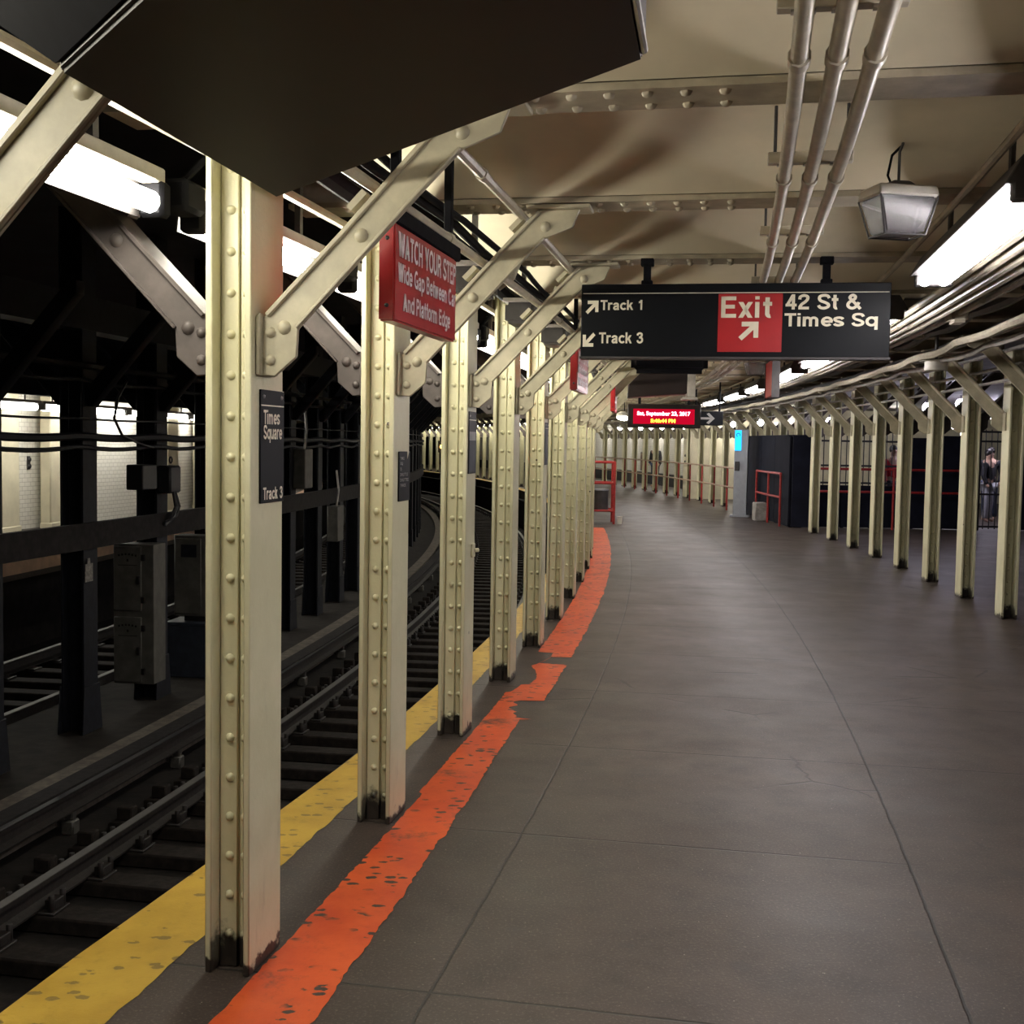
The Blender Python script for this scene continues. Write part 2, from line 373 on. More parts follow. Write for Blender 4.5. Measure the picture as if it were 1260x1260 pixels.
GL = {
 'E': (.66, [V(HT, 0, 1), Hh(1 - HT, 0, .62), Hh(.52, 0, .57), Hh(HT, 0, .63)]),
 'T': (.68, [V(.34, 0, 1), Hh(1 - HT, 0, .68)]),
 'H': (.78, [V(HT, 0, 1), V(.72 - HT, 0, 1), Hh(.52, HT, .64)]),
 'W': (1.06, [DG(.10, 1, .31, 0), DG(.31, 0, .53, 1, .19), DG(.53, 1, .75, 0, .19), DG(.75, 0, .96, 1)]),
 'A': (.80, [DG(.11, 0, .40, 1), DG(.69, 0, .40, 1), Hh(.30, .2, .6)]),
 'C': (.80, [arc(.42, .5, .33, .5 - HT + .01, 48, 312, 26)]),
 'G': (.84, [arc(.42, .5, .33, .5 - HT + .01, 50, 345, 26), Hh(.44, .44, .78), V(.715, 0, .44)]),
 'O': (.86, [arc(.43, .5, .345, .5 - HT + .01, 0, 360, 32)]),
 'U': (.78, [[(HT, 1), (HT, .35)] + arc(.36, .35, .36 - HT, .35 - HT + .01, 180, 360, 14) + [(.72 - HT, 1)]]),
 'Y': (.74, [DG(.10, 1, .37, .40), DG(.64, 1, .37, .40), V(.37, 0, .46)]),
 'R': (.76, [V(HT, 0, 1), [(HT, 1 - HT), (.42, 1 - HT)] + arc(.42, .725, .185, .275 - HT, 90, -90, 12) + [(HT, .45 + HT - .04)], [(.42, .47), (.57, .36), (.60, .12), (.64, 0)]]),
 'P': (.70, [V(HT, 0, 1), [(HT, 1 - HT), (.38, 1 - HT)] + arc(.38, .71, .21, .29 - HT, 90, -90, 12) + [(HT, .42 + HT)]]),
 'S': (.72, [SS(.70, 1.)]),
 'B': (.76, [V(HT, 0, 1), [(HT, 1 - HT), (.40, 1 - HT)] + arc(.40, .73, .17, .27 - HT, 90, -90, 10) + [(HT, .46 + HT)], [(HT, .545), (.40, .545)] + arc(.42, .31, .19, .31 - HT, 90, -90, 12) + [(HT, HT)]]),
 'a': (.64, [spl([(.10, .50), (.13, .595), (.30, XH - HT + .01), (.46, .60), (.485, .50)]) + [(.485, .12), (.52, 0)], spl([(.48, .42), (.33, .385), (.17, .32), (.10, .20), (.16, .09), (.27, HT - .01), (.42, .13), (.48, .26)])]),
 'c': (.62, [arc(.345, cy_, .26, ry_, 42, 318, 22)]),
 'd': (.70, [bowlc, V(.605, 0, 1)]),
 'e': (.66, [arc(.345, cy_, .26, ry_, 0, 318, 24), Hh(cy_ - .005, .1, .66)]),
 'f': (.40, [[(.21, 0), (.21, .80)] + arc(.355, .80, .145, .125, 180, 85, 8), Hh(XH - HT, .02, .40)]),
 'g': (.70, [bowlc, [(.605, XH), (.605, -.02)] + arc(.355, -.02, .25, .16, 0, -150, 12)]),
 'h': (.66, [V(HT, 0, 1), arch(HT, .40)]),
 'i': (.27, [V(.105, 0, XH), V(.105, .85, 1)]),
 'k': (.62, [V(HT, 0, 1), DG(.17, .28, .47, XH), DG(.30, .44, .51, 0)]),
 'l': (.27, [V(.105, 0, 1)]),
 'm': (1.0, [V(HT, 0, XH), arch(HT, .36), arch(HT + .36, .36)]),
 'n': (.66, [V(HT, 0, XH), arch(HT, .41)]),
 'o': (.70, [arc(.345, cy_, .265, ry_, 0, 360, 28)]),
 'p': (.70, [V(HT, -.26, XH), bowlc]),
 'q': (.70, [bowlc, V(.605, -.26, XH)]),
 'r': (.44, [V(HT, 0, XH), spl([(HT, .42), (.13, .57), (.25, .645), (.43, .648)])]),
 's': (.60, [SS(.58, XH)]),
 't': (.40, [[(.20, .95), (.20, .19)] + arc(.30, .19, .10, .115, 180, 290, 8), Hh(XH - HT, .02, .39)]),
 'u': (.66, [V(.57, 0, XH), [(HT, XH)] + arc(HT + .20, HT + .18 - .01, .20, .18, 180, 360, 12) + [(.57 - .08, .35)]]),
 'w': (.94, [DG(.09, XH, .27, 0, .175), DG(.27, 0, .45, XH, .165), DG(.45, XH, .63, 0, .165), DG(.63, 0, .81, XH, .175)]),
 'x': (.62, [DG(.10, XH, .50, 0), DG(.50, XH, .10, 0)]),
 '1': (.56, [V(.34, 0, 1), [(.08, .76), (.22, .78), (.31, .90), (.33, 1)]]),
 '2': (.66, [spl([(.09, .66), (.12, .83), (.32, 1 - HT + .01), (.52, .85), (.53, .68), (.40, .50), (.20, .33), (.10, .15)]), Hh(HT, .02, .62)]),
 '3': (.66, [spl([(.09, .72), (.15, .86), (.31, 1 - HT + .01), (.49, .85), (.48, .66), (.33, .545), (.24, .54)]), spl([(.24, .54), (.38, .53), (.53, .42), (.53, .2), (.36, HT - .01), (.17, .12), (.08, .28)])]),
 '4': (.68, [V(.46, 0, 1), Hh(.29, .02, .65), DG(.10, .26, .44, .97)]),
 '&': (.84, [spl([(.80, .02), (.52, .36), (.22, .70), (.22, .84), (.36, .925), (.49, .84), (.46, .68), (.28, .56), (.12, .40), (.10, .22), (.24, HT), (.42, .09), (.60, .24), (.70, .46)])]),
 ' ': (.34, []),
}
def grotesque_mesh(body, track=.055):
    m = MB(); x = 0.
    for ch in body:
        w, items = GL[ch]
        for it in items:
            if it[0] == 'q': m.prism([(p[0] + x, p[1]) for p in it[1]], 'z', 0, .003); continue
            pts = [it[0]] + [p for a, p in zip(it, it[1:]) if math.hypot(p[0] - a[0], p[1] - a[1]) > 1e-5]
            n = len(pts); L, Rr = [], []
            closed = math.hypot(pts[0][0] - pts[-1][0], pts[0][1] - pts[-1][1]) < 1e-4
            for i, p in enumerate(pts):
                a = pts[i - 1] if i else (pts[-2] if closed else None); b = pts[i + 1] if i < n - 1 else (pts[1] if closed else None)
                def unit(u, v): l = math.hypot(v[0] - u[0], v[1] - u[1]); return ((v[0] - u[0]) / l, (v[1] - u[1]) / l)
                d0 = unit(a, p) if a else unit(p, b); d1 = unit(p, b) if b else d0
                tx, ty = d0[0] + d1[0], d0[1] + d1[1]; l = math.hypot(tx, ty) or 1; tx, ty = tx / l, ty / l
                k = HT / max(.5, tx * d1[0] + ty * d1[1])
                L.append((p[0] + x - ty * k, p[1] + tx * k)); Rr.append((p[0] + x + ty * k, p[1] - tx * k))
            b0 = len(m.v)
            for l_, r_ in zip(L, Rr): m.v += [(l_[0], l_[1], .003), (r_[0], r_[1], .003)]
            for i in range(n - 1): m.f.append([b0 + 2 * i, b0 + 2 * i + 1, b0 + 2 * i + 3, b0 + 2 * i + 2]); m.mi.append(0)
        x += w + track
    return m
def text_mesh(body, bold=.0, extrude=.002):
    cu = bpy.data.curves.new('lettering', 'FONT'); cu.body = body
    cu.offset = bold; cu.extrude = extrude; cu.resolution_u = 4
    ob = bpy.data.objects.new('lettering', cu); C.objects.link(ob)
    bpy.context.view_layer.update()
    dg = bpy.context.evaluated_depsgraph_get()
    me = bpy.data.meshes.new_from_object(ob.evaluated_get(dg)); bpy.data.objects.remove(ob); bpy.data.curves.remove(cu)
    return me
def lettering(body, mat, parent, u0, u1, z0, z1, off, face='cam', bold=.018, name='lettering', plain=True):
    """fit words to the rectangle u0..u1, z0..z1. face 'cam': u = local x, looks to -y; 'plat': u = local y, looks to +x"""
    me = grotesque_mesh(body).mesh(name, [], smooth=False) if plain else text_mesh(body, bold)
    me.name = name
    xs = [v.co.x for v in me.vertices]; ys = [v.co.y for v in me.vertices]
    x0, x1, y0, y1 = min(xs), max(xs), min(ys), max(ys)
    for v in me.vertices:
        u = u0 + (v.co.x - x0) / (x1 - x0) * (u1 - u0); w = z0 + (v.co.y - y0) / (y1 - y0) * (z1 - z0); t = v.co.z
        v.co = (u, off - t, w) if face == 'cam' else (off + t, u, w)
    me.materials.clear(); me.materials.append(M[mat])
    o = bpy.data.objects.new(name, me); C.objects.link(o); o.parent = parent
    return o
ARROW = [(.15, 1), (1, 1), (1, .15), (.75, .15), (.75, .57), (.17, 0), (0, .18), (.57, .75), (.15, .75)]
def arrow(mat, parent, u0, u1, z0, z1, off, rot=0, name='arrow'):
    pts = [(x - .5, y - .5) for x, y in ARROW]
    c, s_ = cos(rot), sin(rot); pts = [(x * c - y * s_, x * s_ + y * c) for x, y in pts]
    xs = [p[0] for p in pts]; ys = [p[1] for p in pts]
    pts = [(u0 + (x - min(xs)) / (max(xs) - min(xs)) * (u1 - u0), z0 + (y - min(ys)) / (max(ys) - min(ys)) * (z1 - z0)) for x, y in pts]
    return build(name, MB().prism(pts, 'y', off - .003, off), mat, parent, smooth=False)

# ================================================================== SETTING
ORG = Vector((CX, CY, 0))
def edge_shift(s): return max(0., min(1., s / 2.5)) * .09      # the platform edge runs a little closer to the columns further on
mb = MB()
def slab():
    m = MB(); ds = [-.60, -.3, 0, .4, .9, 1.6, 2.4, 3.4, 4.6, 6.5, 9, 12, 17]
    n = 180
    for i in range(n + 1):
        s = -9 + 88 * i / n
        for k, d in enumerate(ds): m.v.append(tuple(W(s, d + (edge_shift(s) if k == 0 else 0), 0) - ORG))
        m.v.append(tuple(W(s, ds[-1], -.3) - ORG)); m.v.append(tuple(W(s, ds[0] + edge_shift(s), -.3) - ORG))
    k = len(ds) + 2
    for i in range(n):
        for j in range(k): m.f.append([i * k + j, i * k + (j + 1) % k, (i + 1) * k + (j + 1) % k, (i + 1) * k + j]); m.mi.append(0)
    return m
floor = struct('floor', slab(), 'floor', 'dark grey-brown concrete platform floor with joints curving away', smooth=False)
floor.location = ORG
def ribbon(s0, s1, ds, din, dout, z):
    m = MB(); n = int((s1 - s0) / ds)
    for i in range(n + 1):
        s = s0 + (s1 - s0) * i / n
        m.v += [tuple(W(s, din(s), z) - ORG), tuple(W(s, dout(s), z) - ORG)]
    for i in range(n): m.f.append([2 * i, 2 * i + 1, 2 * i + 3, 2 * i + 2]); m.mi.append(0)
    return m
rng = random.Random(3)
def ragged(amp, step):
    tab = [rng.uniform(-1, 1) for _ in range(4000)]
    def f(s):
        t = (s + 20) / step; i = int(t); u = t - i
        return amp * (tab[i] if u < .8 else tab[i] + (tab[i + 1] - tab[i]) * (u - .8) / .2)
    return f
r1, r2, r3 = ragged(.009, .23), ragged(.0055, .035), ragged(.02, .5)
yel = build('yellow_stripe', ribbon(-9, 70, .05, lambda s: -.595 + edge_shift(s), lambda s: -.268 + r2(s) + r1(s) * .35, .003), 'yellow', floor, smooth=False)
yel['label'] = 'scuffed yellow warning stripe along the track edge'
def o_in(s):
    b = .022 if s < 2 else .0
    if 4.35 < s < 5.9: b = .03 + .10 * abs(sin((s - 4.35) * 3.3)) * (1 if s > 4.6 else .4)
    return b + r2(s) * .8 + max(0, r1(s)) * .3
def o_out(s):
    b = .305 - .085 * min(1, max(0, s / 3.2)) if s < 3.6 else .29
    if s > 3.6: b = .285 + .02 * min(1, (s - 3.6) / 8)
    if 3.62 < s < 4.12: b = .115 + (.05 if s < 3.8 else 0) + .02 * sin(s * 40)
    if 5.42 < s < 5.72: b = .04
    return b + r1(s) * .8 + r2(s)
ora = build('orange_stripe', ribbon(-4, 20.1, .025, o_in, lambda s: max(o_out(s), o_in(s) + .004), .003), 'orange', floor, smooth=False)
ora['label'] = 'chipped orange painted stripe running beside the platform-edge columns'

# platform side wall, track bed, curb between the tracks
struct('wall_platform_side', MB().sweep([(-.72, -.3), (-.72, -1.3), (-.62, -1.3), (-.62, -.3)], -9, 79, 1., dfun=lambda s: .09), 'bed', 'dark wall under the platform edge')
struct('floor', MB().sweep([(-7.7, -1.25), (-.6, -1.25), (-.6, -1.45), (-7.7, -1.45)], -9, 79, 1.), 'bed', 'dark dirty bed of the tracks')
curb = struct('floor', MB().sweep([(-4.95, -1.25), (-4.95, -.98), (-3.55, -.98), (-3.55, -1.25)], -9, 79, 1.), 'curb', 'raised sooty curb that carries the columns between the tracks')
co = build('coping', MB().sweep([(-3.66, -1.25), (-3.66, -.945), (-3.45, -.945), (-3.45, -1.25)], -9, 79, .7), 'curb_edge', curb); co['label'] = 'dusty pale edge of the curb'

# ceilings
def vaults():
    m = MB(); prof = [(u / 8, .16 * sin(pi * u / 8) ** .8) for u in range(9)]
    ds = [-.12, .6, 1.4, 2.2, 2.75]
    for i in range(-5, 48):
        a = .02 + i * PITCH + .21; b = .02 + (i + 1) * PITCH; base = len(m.v)
        for u, h in prof:
            for d in ds: m.v.append(tuple(W(a + (b - a) * u, d, 2.725 + h)))
        for p in range(8):
            for q in range(len(ds) - 1):
                o = base + p * len(ds) + q; m.f.append([o, o + 1, o + len(ds) + 1, o + len(ds)]); m.mi.append(0)
        # closing slab above
        m.sweep([(-.12, 2.95), (2.75, 2.95), (2.75, 2.99), (-.12, 2.99)], a - .21, b, 1.6)
    return m
struct('ceiling', vaults(), 'ceiling', 'cream painted ceiling vaulted between cross beams')
struct('ceiling', MB().sweep([(2.75, 2.86), (17, 2.86), (17, 2.99), (2.75, 2.99)], -9, 79, 1.), 'shade_right', 'grey ceiling over the right side, shade put into its colour')
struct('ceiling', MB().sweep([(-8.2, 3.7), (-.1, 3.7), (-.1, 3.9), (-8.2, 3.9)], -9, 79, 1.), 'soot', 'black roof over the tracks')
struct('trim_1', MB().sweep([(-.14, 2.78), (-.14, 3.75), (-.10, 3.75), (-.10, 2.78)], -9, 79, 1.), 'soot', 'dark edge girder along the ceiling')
bm_ = MB()
def beam_mesh():
    m = MB()
    m.box(-.5, 4.4, 0, .21, 2.70, 2.722).box(-.5, 4.4, .095, .115, 2.722, 2.95)
    for k in range(16):
        for y in (.045, .165): m.dome((.06 + .11 * k - .3, y, 2.70), (0, 0, -1), .019, 6)
    return m.mesh('trim', [M['beam']])
bme = beam_mesh()
for i in range(-4, 42):
    o = bpy.data.objects.new('trim_%d' % (i + 6), bme); C.objects.link(o)
    o.location = W(.02 + i * PITCH, 0, 0); o.rotation_euler = (0, 0, ang(.02 + i * PITCH)); o['kind'] = 'structure'
    o['label'] = 'riveted cross beam under the ceiling'

# far platform across the tracks
FARW = [(-9, -10.9), (3, -10.7), (16, -10.25), (19, -9.75), (22, -9.3), (30, -9.1), (79, -9.1)]
def farw(s):
    for (a, da), (b, db) in zip(FARW, FARW[1:]):
        if s <= b: return da + (db - da) * max(0, s - a) / (b - a)
    return FARW[-1][1]
struct('floor', MB().sweep([(-12.5, 0), (-7.55, 0), (-7.55, -.25), (-12.5, -.25)], -9, 79, 1.), 'floor', 'concrete floor of the platform across the tracks')
struct('wall_platform_far_side', MB().sweep([(-7.8, -.25), (-7.8, -1.3), (-7.7, -1.3), (-7.7, -.25)], -9, 79, 1.), 'bed', 'black wall under the far platform')
eo = MB().sweep([(-7.54, .004), (-7.54, -.17), (-7.95, -.17), (-7.95, .004)], -9, 45, .8)
tag(build('edge_strip', eo, 'peach'), 'peach coloured edge strip of the platform across the tracks', 'platform edge')
struct('wall_left', MB().sweep([(0, 0), (0, 2.7), (-.2, 2.7), (-.2, 0)], -9, 79, 1., dfun=farw), 'tile', 'white tiled wall of the far platform', uvs=True)
struct('ceiling', MB().sweep([(-12.5, 2.45), (-7.8, 2.45), (-7.8, 2.6), (-12.5, 2.6)], -9, 79, 1.), 'beam', 'ceiling of the far platform')
struct('trim_60', MB().sweep([(-7.85, 2.24), (-7.85, 3.75), (-7.72, 3.75), (-7.72, 2.24)], -9, 79, 1.), 'soot', 'dark girder along the far platform roof')
struct('wall_front', MB().sweep([(-13, -1.4), (17, -1.4), (17, 3.95), (-13, 3.95)], 79, 79.2, 1.), 'soot', 'dark end of the tunnel')
struct('wall_back', MB().sweep([(-13, -1.4), (17, -1.4), (17, 3.95), (-13, 3.95)], -9.2, -9, 1.), 'beam', 'wall behind the viewer')

# ================================================================== PLATFORM-EDGE COLUMNS
def column_shaft(top, rivets=True):
    m = MB(); mb_ = MB()
    m.box(-.15, -.128, 0, .25, 0, top).box(-.022, 0, 0, .25, 0, top)            # flanges
    m.box(-.128, -.022, .071, .083, 0, top)                                     # web
    m.box(-.127, -.066, .058, .071, 0, top).box(-.059, -.023, .058, .071, 0, top)   # angle legs
    m.box(-.127, -.066, .083, .096, 0, top).box(-.059, -.023, .083, .096, 0, top)
    me = m.mesh('shaft', [M['cream']], bevel=.0035)
    k = MB()
    if rivets:
        z = .11
        while z < top - .05:
            for x in (-.092, -.040):
                k.dome((x, .058, z), (0, -1, 0), .0155, 10, .85); k.dome((x, .096, z), (0, 1, 0), .0155, 6)
            z += .127
    bm = bmesh.new(); bm.from_mesh(me); me2 = k.mesh('t', [M['cream']]); bm.from_mesh(me2); bm.to_mesh(me); bm.free()
    me.shade_smooth(); me.set_sharp_from_angle(angle=math.radians(38)); bpy.data.meshes.remove(me2)
    return me
BR = [(.001, 1.89), (.055, 1.885), (.125, 1.945), (.13, 2.03), (.515, 2.43), (.64, 2.555), (.755, 2.60), (.785, 2.675), (.615, 2.675), (.53, 2.590), (.27, 2.318), (.035, 2.078), (.001, 2.06)]
def brace_mesh(flip=False):
    def X(x): return -.15 - x if flip else x
    P_ = lambda pts: [(X(x), z) for x, z in pts]
    m = MB()
    m.prism(P_(BR), 'y', .055, .069)
    # top lip, lower lip and the leg against the column
    m.prism(P_([(.035, 2.066), (.275, 2.308), (.535, 2.58), (.62, 2.663), (.61, 2.675), (.525, 2.593), (.265, 2.321), (.025, 2.078)]), 'y', .042, .165)
    m.prism(P_([(.13, 2.03), (.515, 2.43), (.64, 2.555), (.633, 2.563), (.507, 2.438), (.122, 2.038)]), 'y', .042, .056)
    m.prism(P_([(.001, 1.89), (.016, 1.888), (.016, 2.08), (.001, 2.065)]), 'y', .03, .16)
    m.prism(P_([(.56, 2.676), (.83, 2.676), (.83, 2.694), (.56, 2.694)]), 'y', .03, .17)
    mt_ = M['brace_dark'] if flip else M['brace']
    me = m.mesh('brace', [mt_], bevel=.003)
    k = MB()
    for x, z in ((.085, 2.035), (.33, 2.31), (.64, 2.605)): k.dome((X(x), .055, z), (0, -1, 0), .023, 10, .6)
    for z in (1.935, 2.02): k.dome((X(.04), .055, z), (0, -1, 0), .018, 8)
    # pipe clamps on the top lip
    for (x, z) in ((.335, 2.41), (.535, 2.615)):
        k.prism(P_([(x - .04, z - .025), (x + .01, z + .025), (x - .005, z + .04), (x - .055, z - .01)]), 'y', .06, .12)
    bm = bmesh.new(); bm.from_mesh(me); me2 = k.mesh('t', [mt_]); bm.from_mesh(me2); bm.to_mesh(me); bm.free()
    me.shade_smooth(); me.set_sharp_from_angle(angle=math.radians(38)); bpy.data.meshes.remove(me2)
    return me
SH, BRM, BRT = column_shaft(2.70), brace_mesh(), brace_mesh(True)
def make_column(label, s, d, z=0., mirror=False, group=None):
    t = at('riveted_column', label, 'column', s, d, z, group=group, kind='thing')
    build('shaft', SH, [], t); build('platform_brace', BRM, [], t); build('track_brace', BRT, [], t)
    return t
MEAS = [(-.007, .008), (1.508, .0), (3.084, -.030), (4.656, -.028), (6.10, -.007), (7.63, .007), (9.20, .008), (10.75, .017), (12.25, .025), (13.78, .028)]
LLAB = {0: 'nearest full-height cream riveted column, with the Times Square Track 3 sign',
        1: 'second cream riveted column of the platform-edge row, carrying a torn small black sign',
        2: 'third cream riveted column of the platform-edge row, a hook on its face'}
col0 = None
for i in range(-1, 46):
    s, d = MEAS[i] if 0 <= i < 10 else (.03 + i * PITCH, .025 if i > 0 else .01)
    grp = 'columns of the platform-edge row'
    if i == -1: lab = 'cream column at the left frame edge of which only the slanting brace shows'
    elif i in LLAB: lab = LLAB[i]
    elif i < 13: lab = '%s cream riveted column of the row along the orange stripe, counted from the camera' % ORD[i]
    else: lab = 'far cream column of the platform-edge row, beyond the red rack on the curve'; grp = 'far columns of the platform-edge row'
    if col0 is None: col0 = make_column(lab, s, d, group=grp)
    else: dup(col0, lab, grp, s, d, 0.)

# right-hand row: the same section turned about so that its wide brace reaches over the platform
for i in range(-1, 25):
    s = SR + i * PR_
    grp = 'columns of the right-hand row'
    if i == -1: lab = 'cream column past the right frame edge, only its long brace in view'
    elif i < 9: lab = '%s cream column of the right-hand row, counted from the right frame edge' % ORD[i]
    elif i < 13: lab = 'cream column of the right-hand row standing inside the navy hoarding'; grp = 'columns inside the hoarding'
    else: lab = 'far cream column before the white wall, behind the red posted railing'; grp = 'far columns behind the railing'
    dup(col0, lab, grp, s + .25, 4.335, 0., pi)

# ================================================================== PIPES AND CABLES
def run(name, label, cat, d, z, r, s0, s1, mat, ds=.5, n=8, wig=0., group=None, clamps=None, wob=3.1):
    q = random.Random(hash((d * 1000) // 1) & 255); ph = q.uniform(0, 6)
    pts = []; k = int((s1 - s0) / ds)
    for i in range(k + 1):
        s = s0 + (s1 - s0) * i / k
        pts.append(W(s, d + wig * sin(s * wob + ph), z - abs(wig) * 1.2 * abs(sin(s * pi / PITCH))))
    o = tag(build(name, MB().tube(pts, r, n), mat), label, cat, group)
    if clamps:
        for sx in clamps: build('coupling', MB().tube([W(sx, d, z), W(sx + .05, d, z)], r * 1.28, n), mat, o)
    return o
run('conduit', 'cream conduit clamped on the lower part of the left braces', 'conduit', .345, 2.475, .019, -1.5, 60, 'conduit', .7, 8, 0, 'conduits on the braces', [1.05 + 1.524 * 2 * k for k in range(8)])
run('conduit', 'cream conduit clamped near the tops of the left braces', 'conduit', .535, 2.655, .019, -1.5, 60, 'conduit', .7, 8, 0, 'conduits on the braces', [.78 + 1.524 * 2 * k for k in range(8)])
for k, (d, w) in enumerate(((1.60, 'left one'), (1.69, 'middle one'), (1.78, 'right one'))):
    run('conduit', 'silvery ceiling conduit, the %s of the three on the struts above the sign' % w, 'conduit', d, 2.652, .023, -3, 50, 'conduit', .6, 10, 0, 'three ceiling conduits', [-.35 + 1.32 * j for j in range(14)])
# struts carrying them
stm = None
for k in range(0, 18):
    s = (-.566, .9, 2.29, 3.93)[k] if k < 4 else 3.93 + 1.524 * (k - 3)
    lab = 'steel strut crossing under the three ceiling conduits, %s from the camera' % ORD[k] if 0 <= k < 5 else 'far steel strut under the three ceiling conduits'
    if stm is None:
        stm = at('conduit_strut', lab, 'bracket', s, 1.69, 0, group='struts of the ceiling conduits')
        build('channel', MB().box(-.15, .14, -.02, .02, 2.682, 2.722), 'conduit', stm, .003)
        for x in (-.125, .12): build('hanger_rod', MB().tube([(x, 0, 2.72), (x, 0, 2.885)], .006, 6), 'lampdark', stm)
        for x in (-.09, 0, .09): build('clamp', MB().box(x - .028, x + .028, -.012, .012, 2.676, 2.683), 'rim', stm)
    else: dup(stm, lab, 'struts of the ceiling conduits', s, 1.69, 0)
run('conduit', 'thin beige pipe running along the ceiling right of the floodlight', 'pipe', 2.30, 2.69, .016, -3, 30, 'beam', .7, 8)
for k, d in enumerate((2.60, 2.68, 2.76, 2.84)):
    run('conduit', 'cream conduit beside the right lamp row, %s from the lamps' % ORD[k], 'conduit', d, 2.60, .022, -3, 45, 'conduit', .6, 8, 0, 'conduits beside the right lamps', [5.6 + 2.9 * j for j in range(8)])
jb = at('junction_box', 'cream junction box hanging under the conduits right of the near lamp', 'junction box', 5.2, 3.0, 2.62)
build('box', MB().box(-.055, .055, -.11, .11, -.05, .05), 'conduit', jb, .02, seg=2); build('spout', MB().tube([(0, .11, .01), (0, .32, .02)], .025, 8), 'conduit', jb)
build('spout', MB().tube([(0, -.11, .01), (0, -.75, .02)], .02, 8), 'conduit', jb)
for k, (d, z, w) in enumerate(((3.20, 2.52, .018), (3.40, 2.50, .025), (3.05, 2.66, .0), (3.55, 2.66, .012), (3.08, 2.78, .02), (3.30, 2.74, .02))):
    run('cable', 'dusty cable run over the right braces, %s from the lamp row' % ORD[k], 'cable', d, z, (.03, .026, .022, .035, .03, .04)[k], -3, 45, ('conduit', 'conduit_grey', 'conduit_grey', 'lampdark', 'lampdark', 'lampdark')[k], .45, 7, w, 'cables over the right braces')
for k, (d, z) in enumerate(((3.78, 2.70), (3.93, 2.575), (4.04, 2.46), (4.14, 2.355))):
    run('conduit', 'conduit laid on the upper side of the right braces, %s from their top' % ORD[k], 'conduit', d, z, .017, 3, 46, 'conduit_grey', .6, 7, 0, 'conduits on the right braces')
for k, (d, z, r) in enumerate(((.065, 2.585, .045), (.165, 2.60, .026), (.24, 2.59, .020), (.30, 2.60, .015))):
    run('cable', 'black sagging cable along the tops of the left columns, %s from the track side' % ORD[k], 'cable', d, z + .03, r, -.9, 45, 'black', .22, 8, .012, 'black cables over the columns', None, 2.2)
run('conduit', 'grey conduit above the lamps on the track side of the left columns', 'conduit', -.2, 2.60, .02, -3, 60, 'conduit', .7, 8)
# dark junction boxes among the left cables
jbx = None
for k, s in enumerate((2.3, 3.75, 5.3, 6.9, 8.4)):
    lab = 'dark splice box among the cables above the left columns, %s from the camera' % ORD[k]
    if jbx is None:
        jbx = at('splice_box', lab, 'junction box', s, .17, 2.46, group='splice boxes above the columns')
        build('body', MB().box(-.09, .09, -.16, .16, -.05, .08), 'lampdark', jbx, .02, seg=2)
        build('lid', MB().box(-.10, .10, -.17, .17, .075, .10), 'conduit_grey', jbx, .004); build('strap', MB().box(-.012, .012, -.02, .02, .10, .40), 'lampdark', jbx)
        for y in (-.1, .1): build('clamp', MB().tube([(.1, y, .0), (.17, y, .05), (.22, y, .17)], .016, 6), 'conduit', jbx)
    else: dup(jbx, lab, None, s, .17, 2.46)

# ================================================================== LAMPS
def left_lamp(label, s, group):
    t = at('fluorescent_lamp', label, 'lamp', s, -.30, 0, group=group)
    build('housing', MB().box(-.032, .032, -.64, .64, 2.462, 2.51), 'lampshell', t, .006)
    build('added_light_shield', MB().prism([(-.060, 2.366), (-.056, 2.366), (-.046, 2.47), (-.032, 2.49), (-.032, 2.497), (-.051, 2.475)], 'y', -.64, .64), 'lampdark', t)  # added plate, keeps the tube's light off the track side
    build('tube', MB().tube([(0, -.60, 2.405), (0, .60, 2.405)], .034, 10), 'tube', t)
    for y in (-.66, .60): build('socket', MB().box(-.042, .042, y, y + .06, 2.36, 2.47), 'black', t, .012)
    for y in (-.3, .27):
        build('hanger', MB().box(-.012, .012, y, y + .03, 2.51, 2.99).box(.012, .2, y + .005, y + .025, 2.97, 2.99), 'lampdark', t)
    return t
ll = None
for i in range(-2, 45):
    s = .865 + i * PITCH
    if i < -1: lab = 'fluorescent lamp of the platform-edge row behind the slanting brace at top left'
    elif i == -1: lab = 'bright bare fluorescent lamp at top left, before the nearest column'
    elif i < 9: lab = 'fluorescent lamp behind the platform-edge columns, between the %s and %s of them' % (ORD[i], ORD[i + 1])
    else: lab = 'far fluorescent lamp behind the platform-edge columns on the curve'
    g = 'lamps along the platform edge'
    if ll is None: ll = left_lamp(lab, s, g)
    else: dup(ll, lab, g, s, -.30, 0)
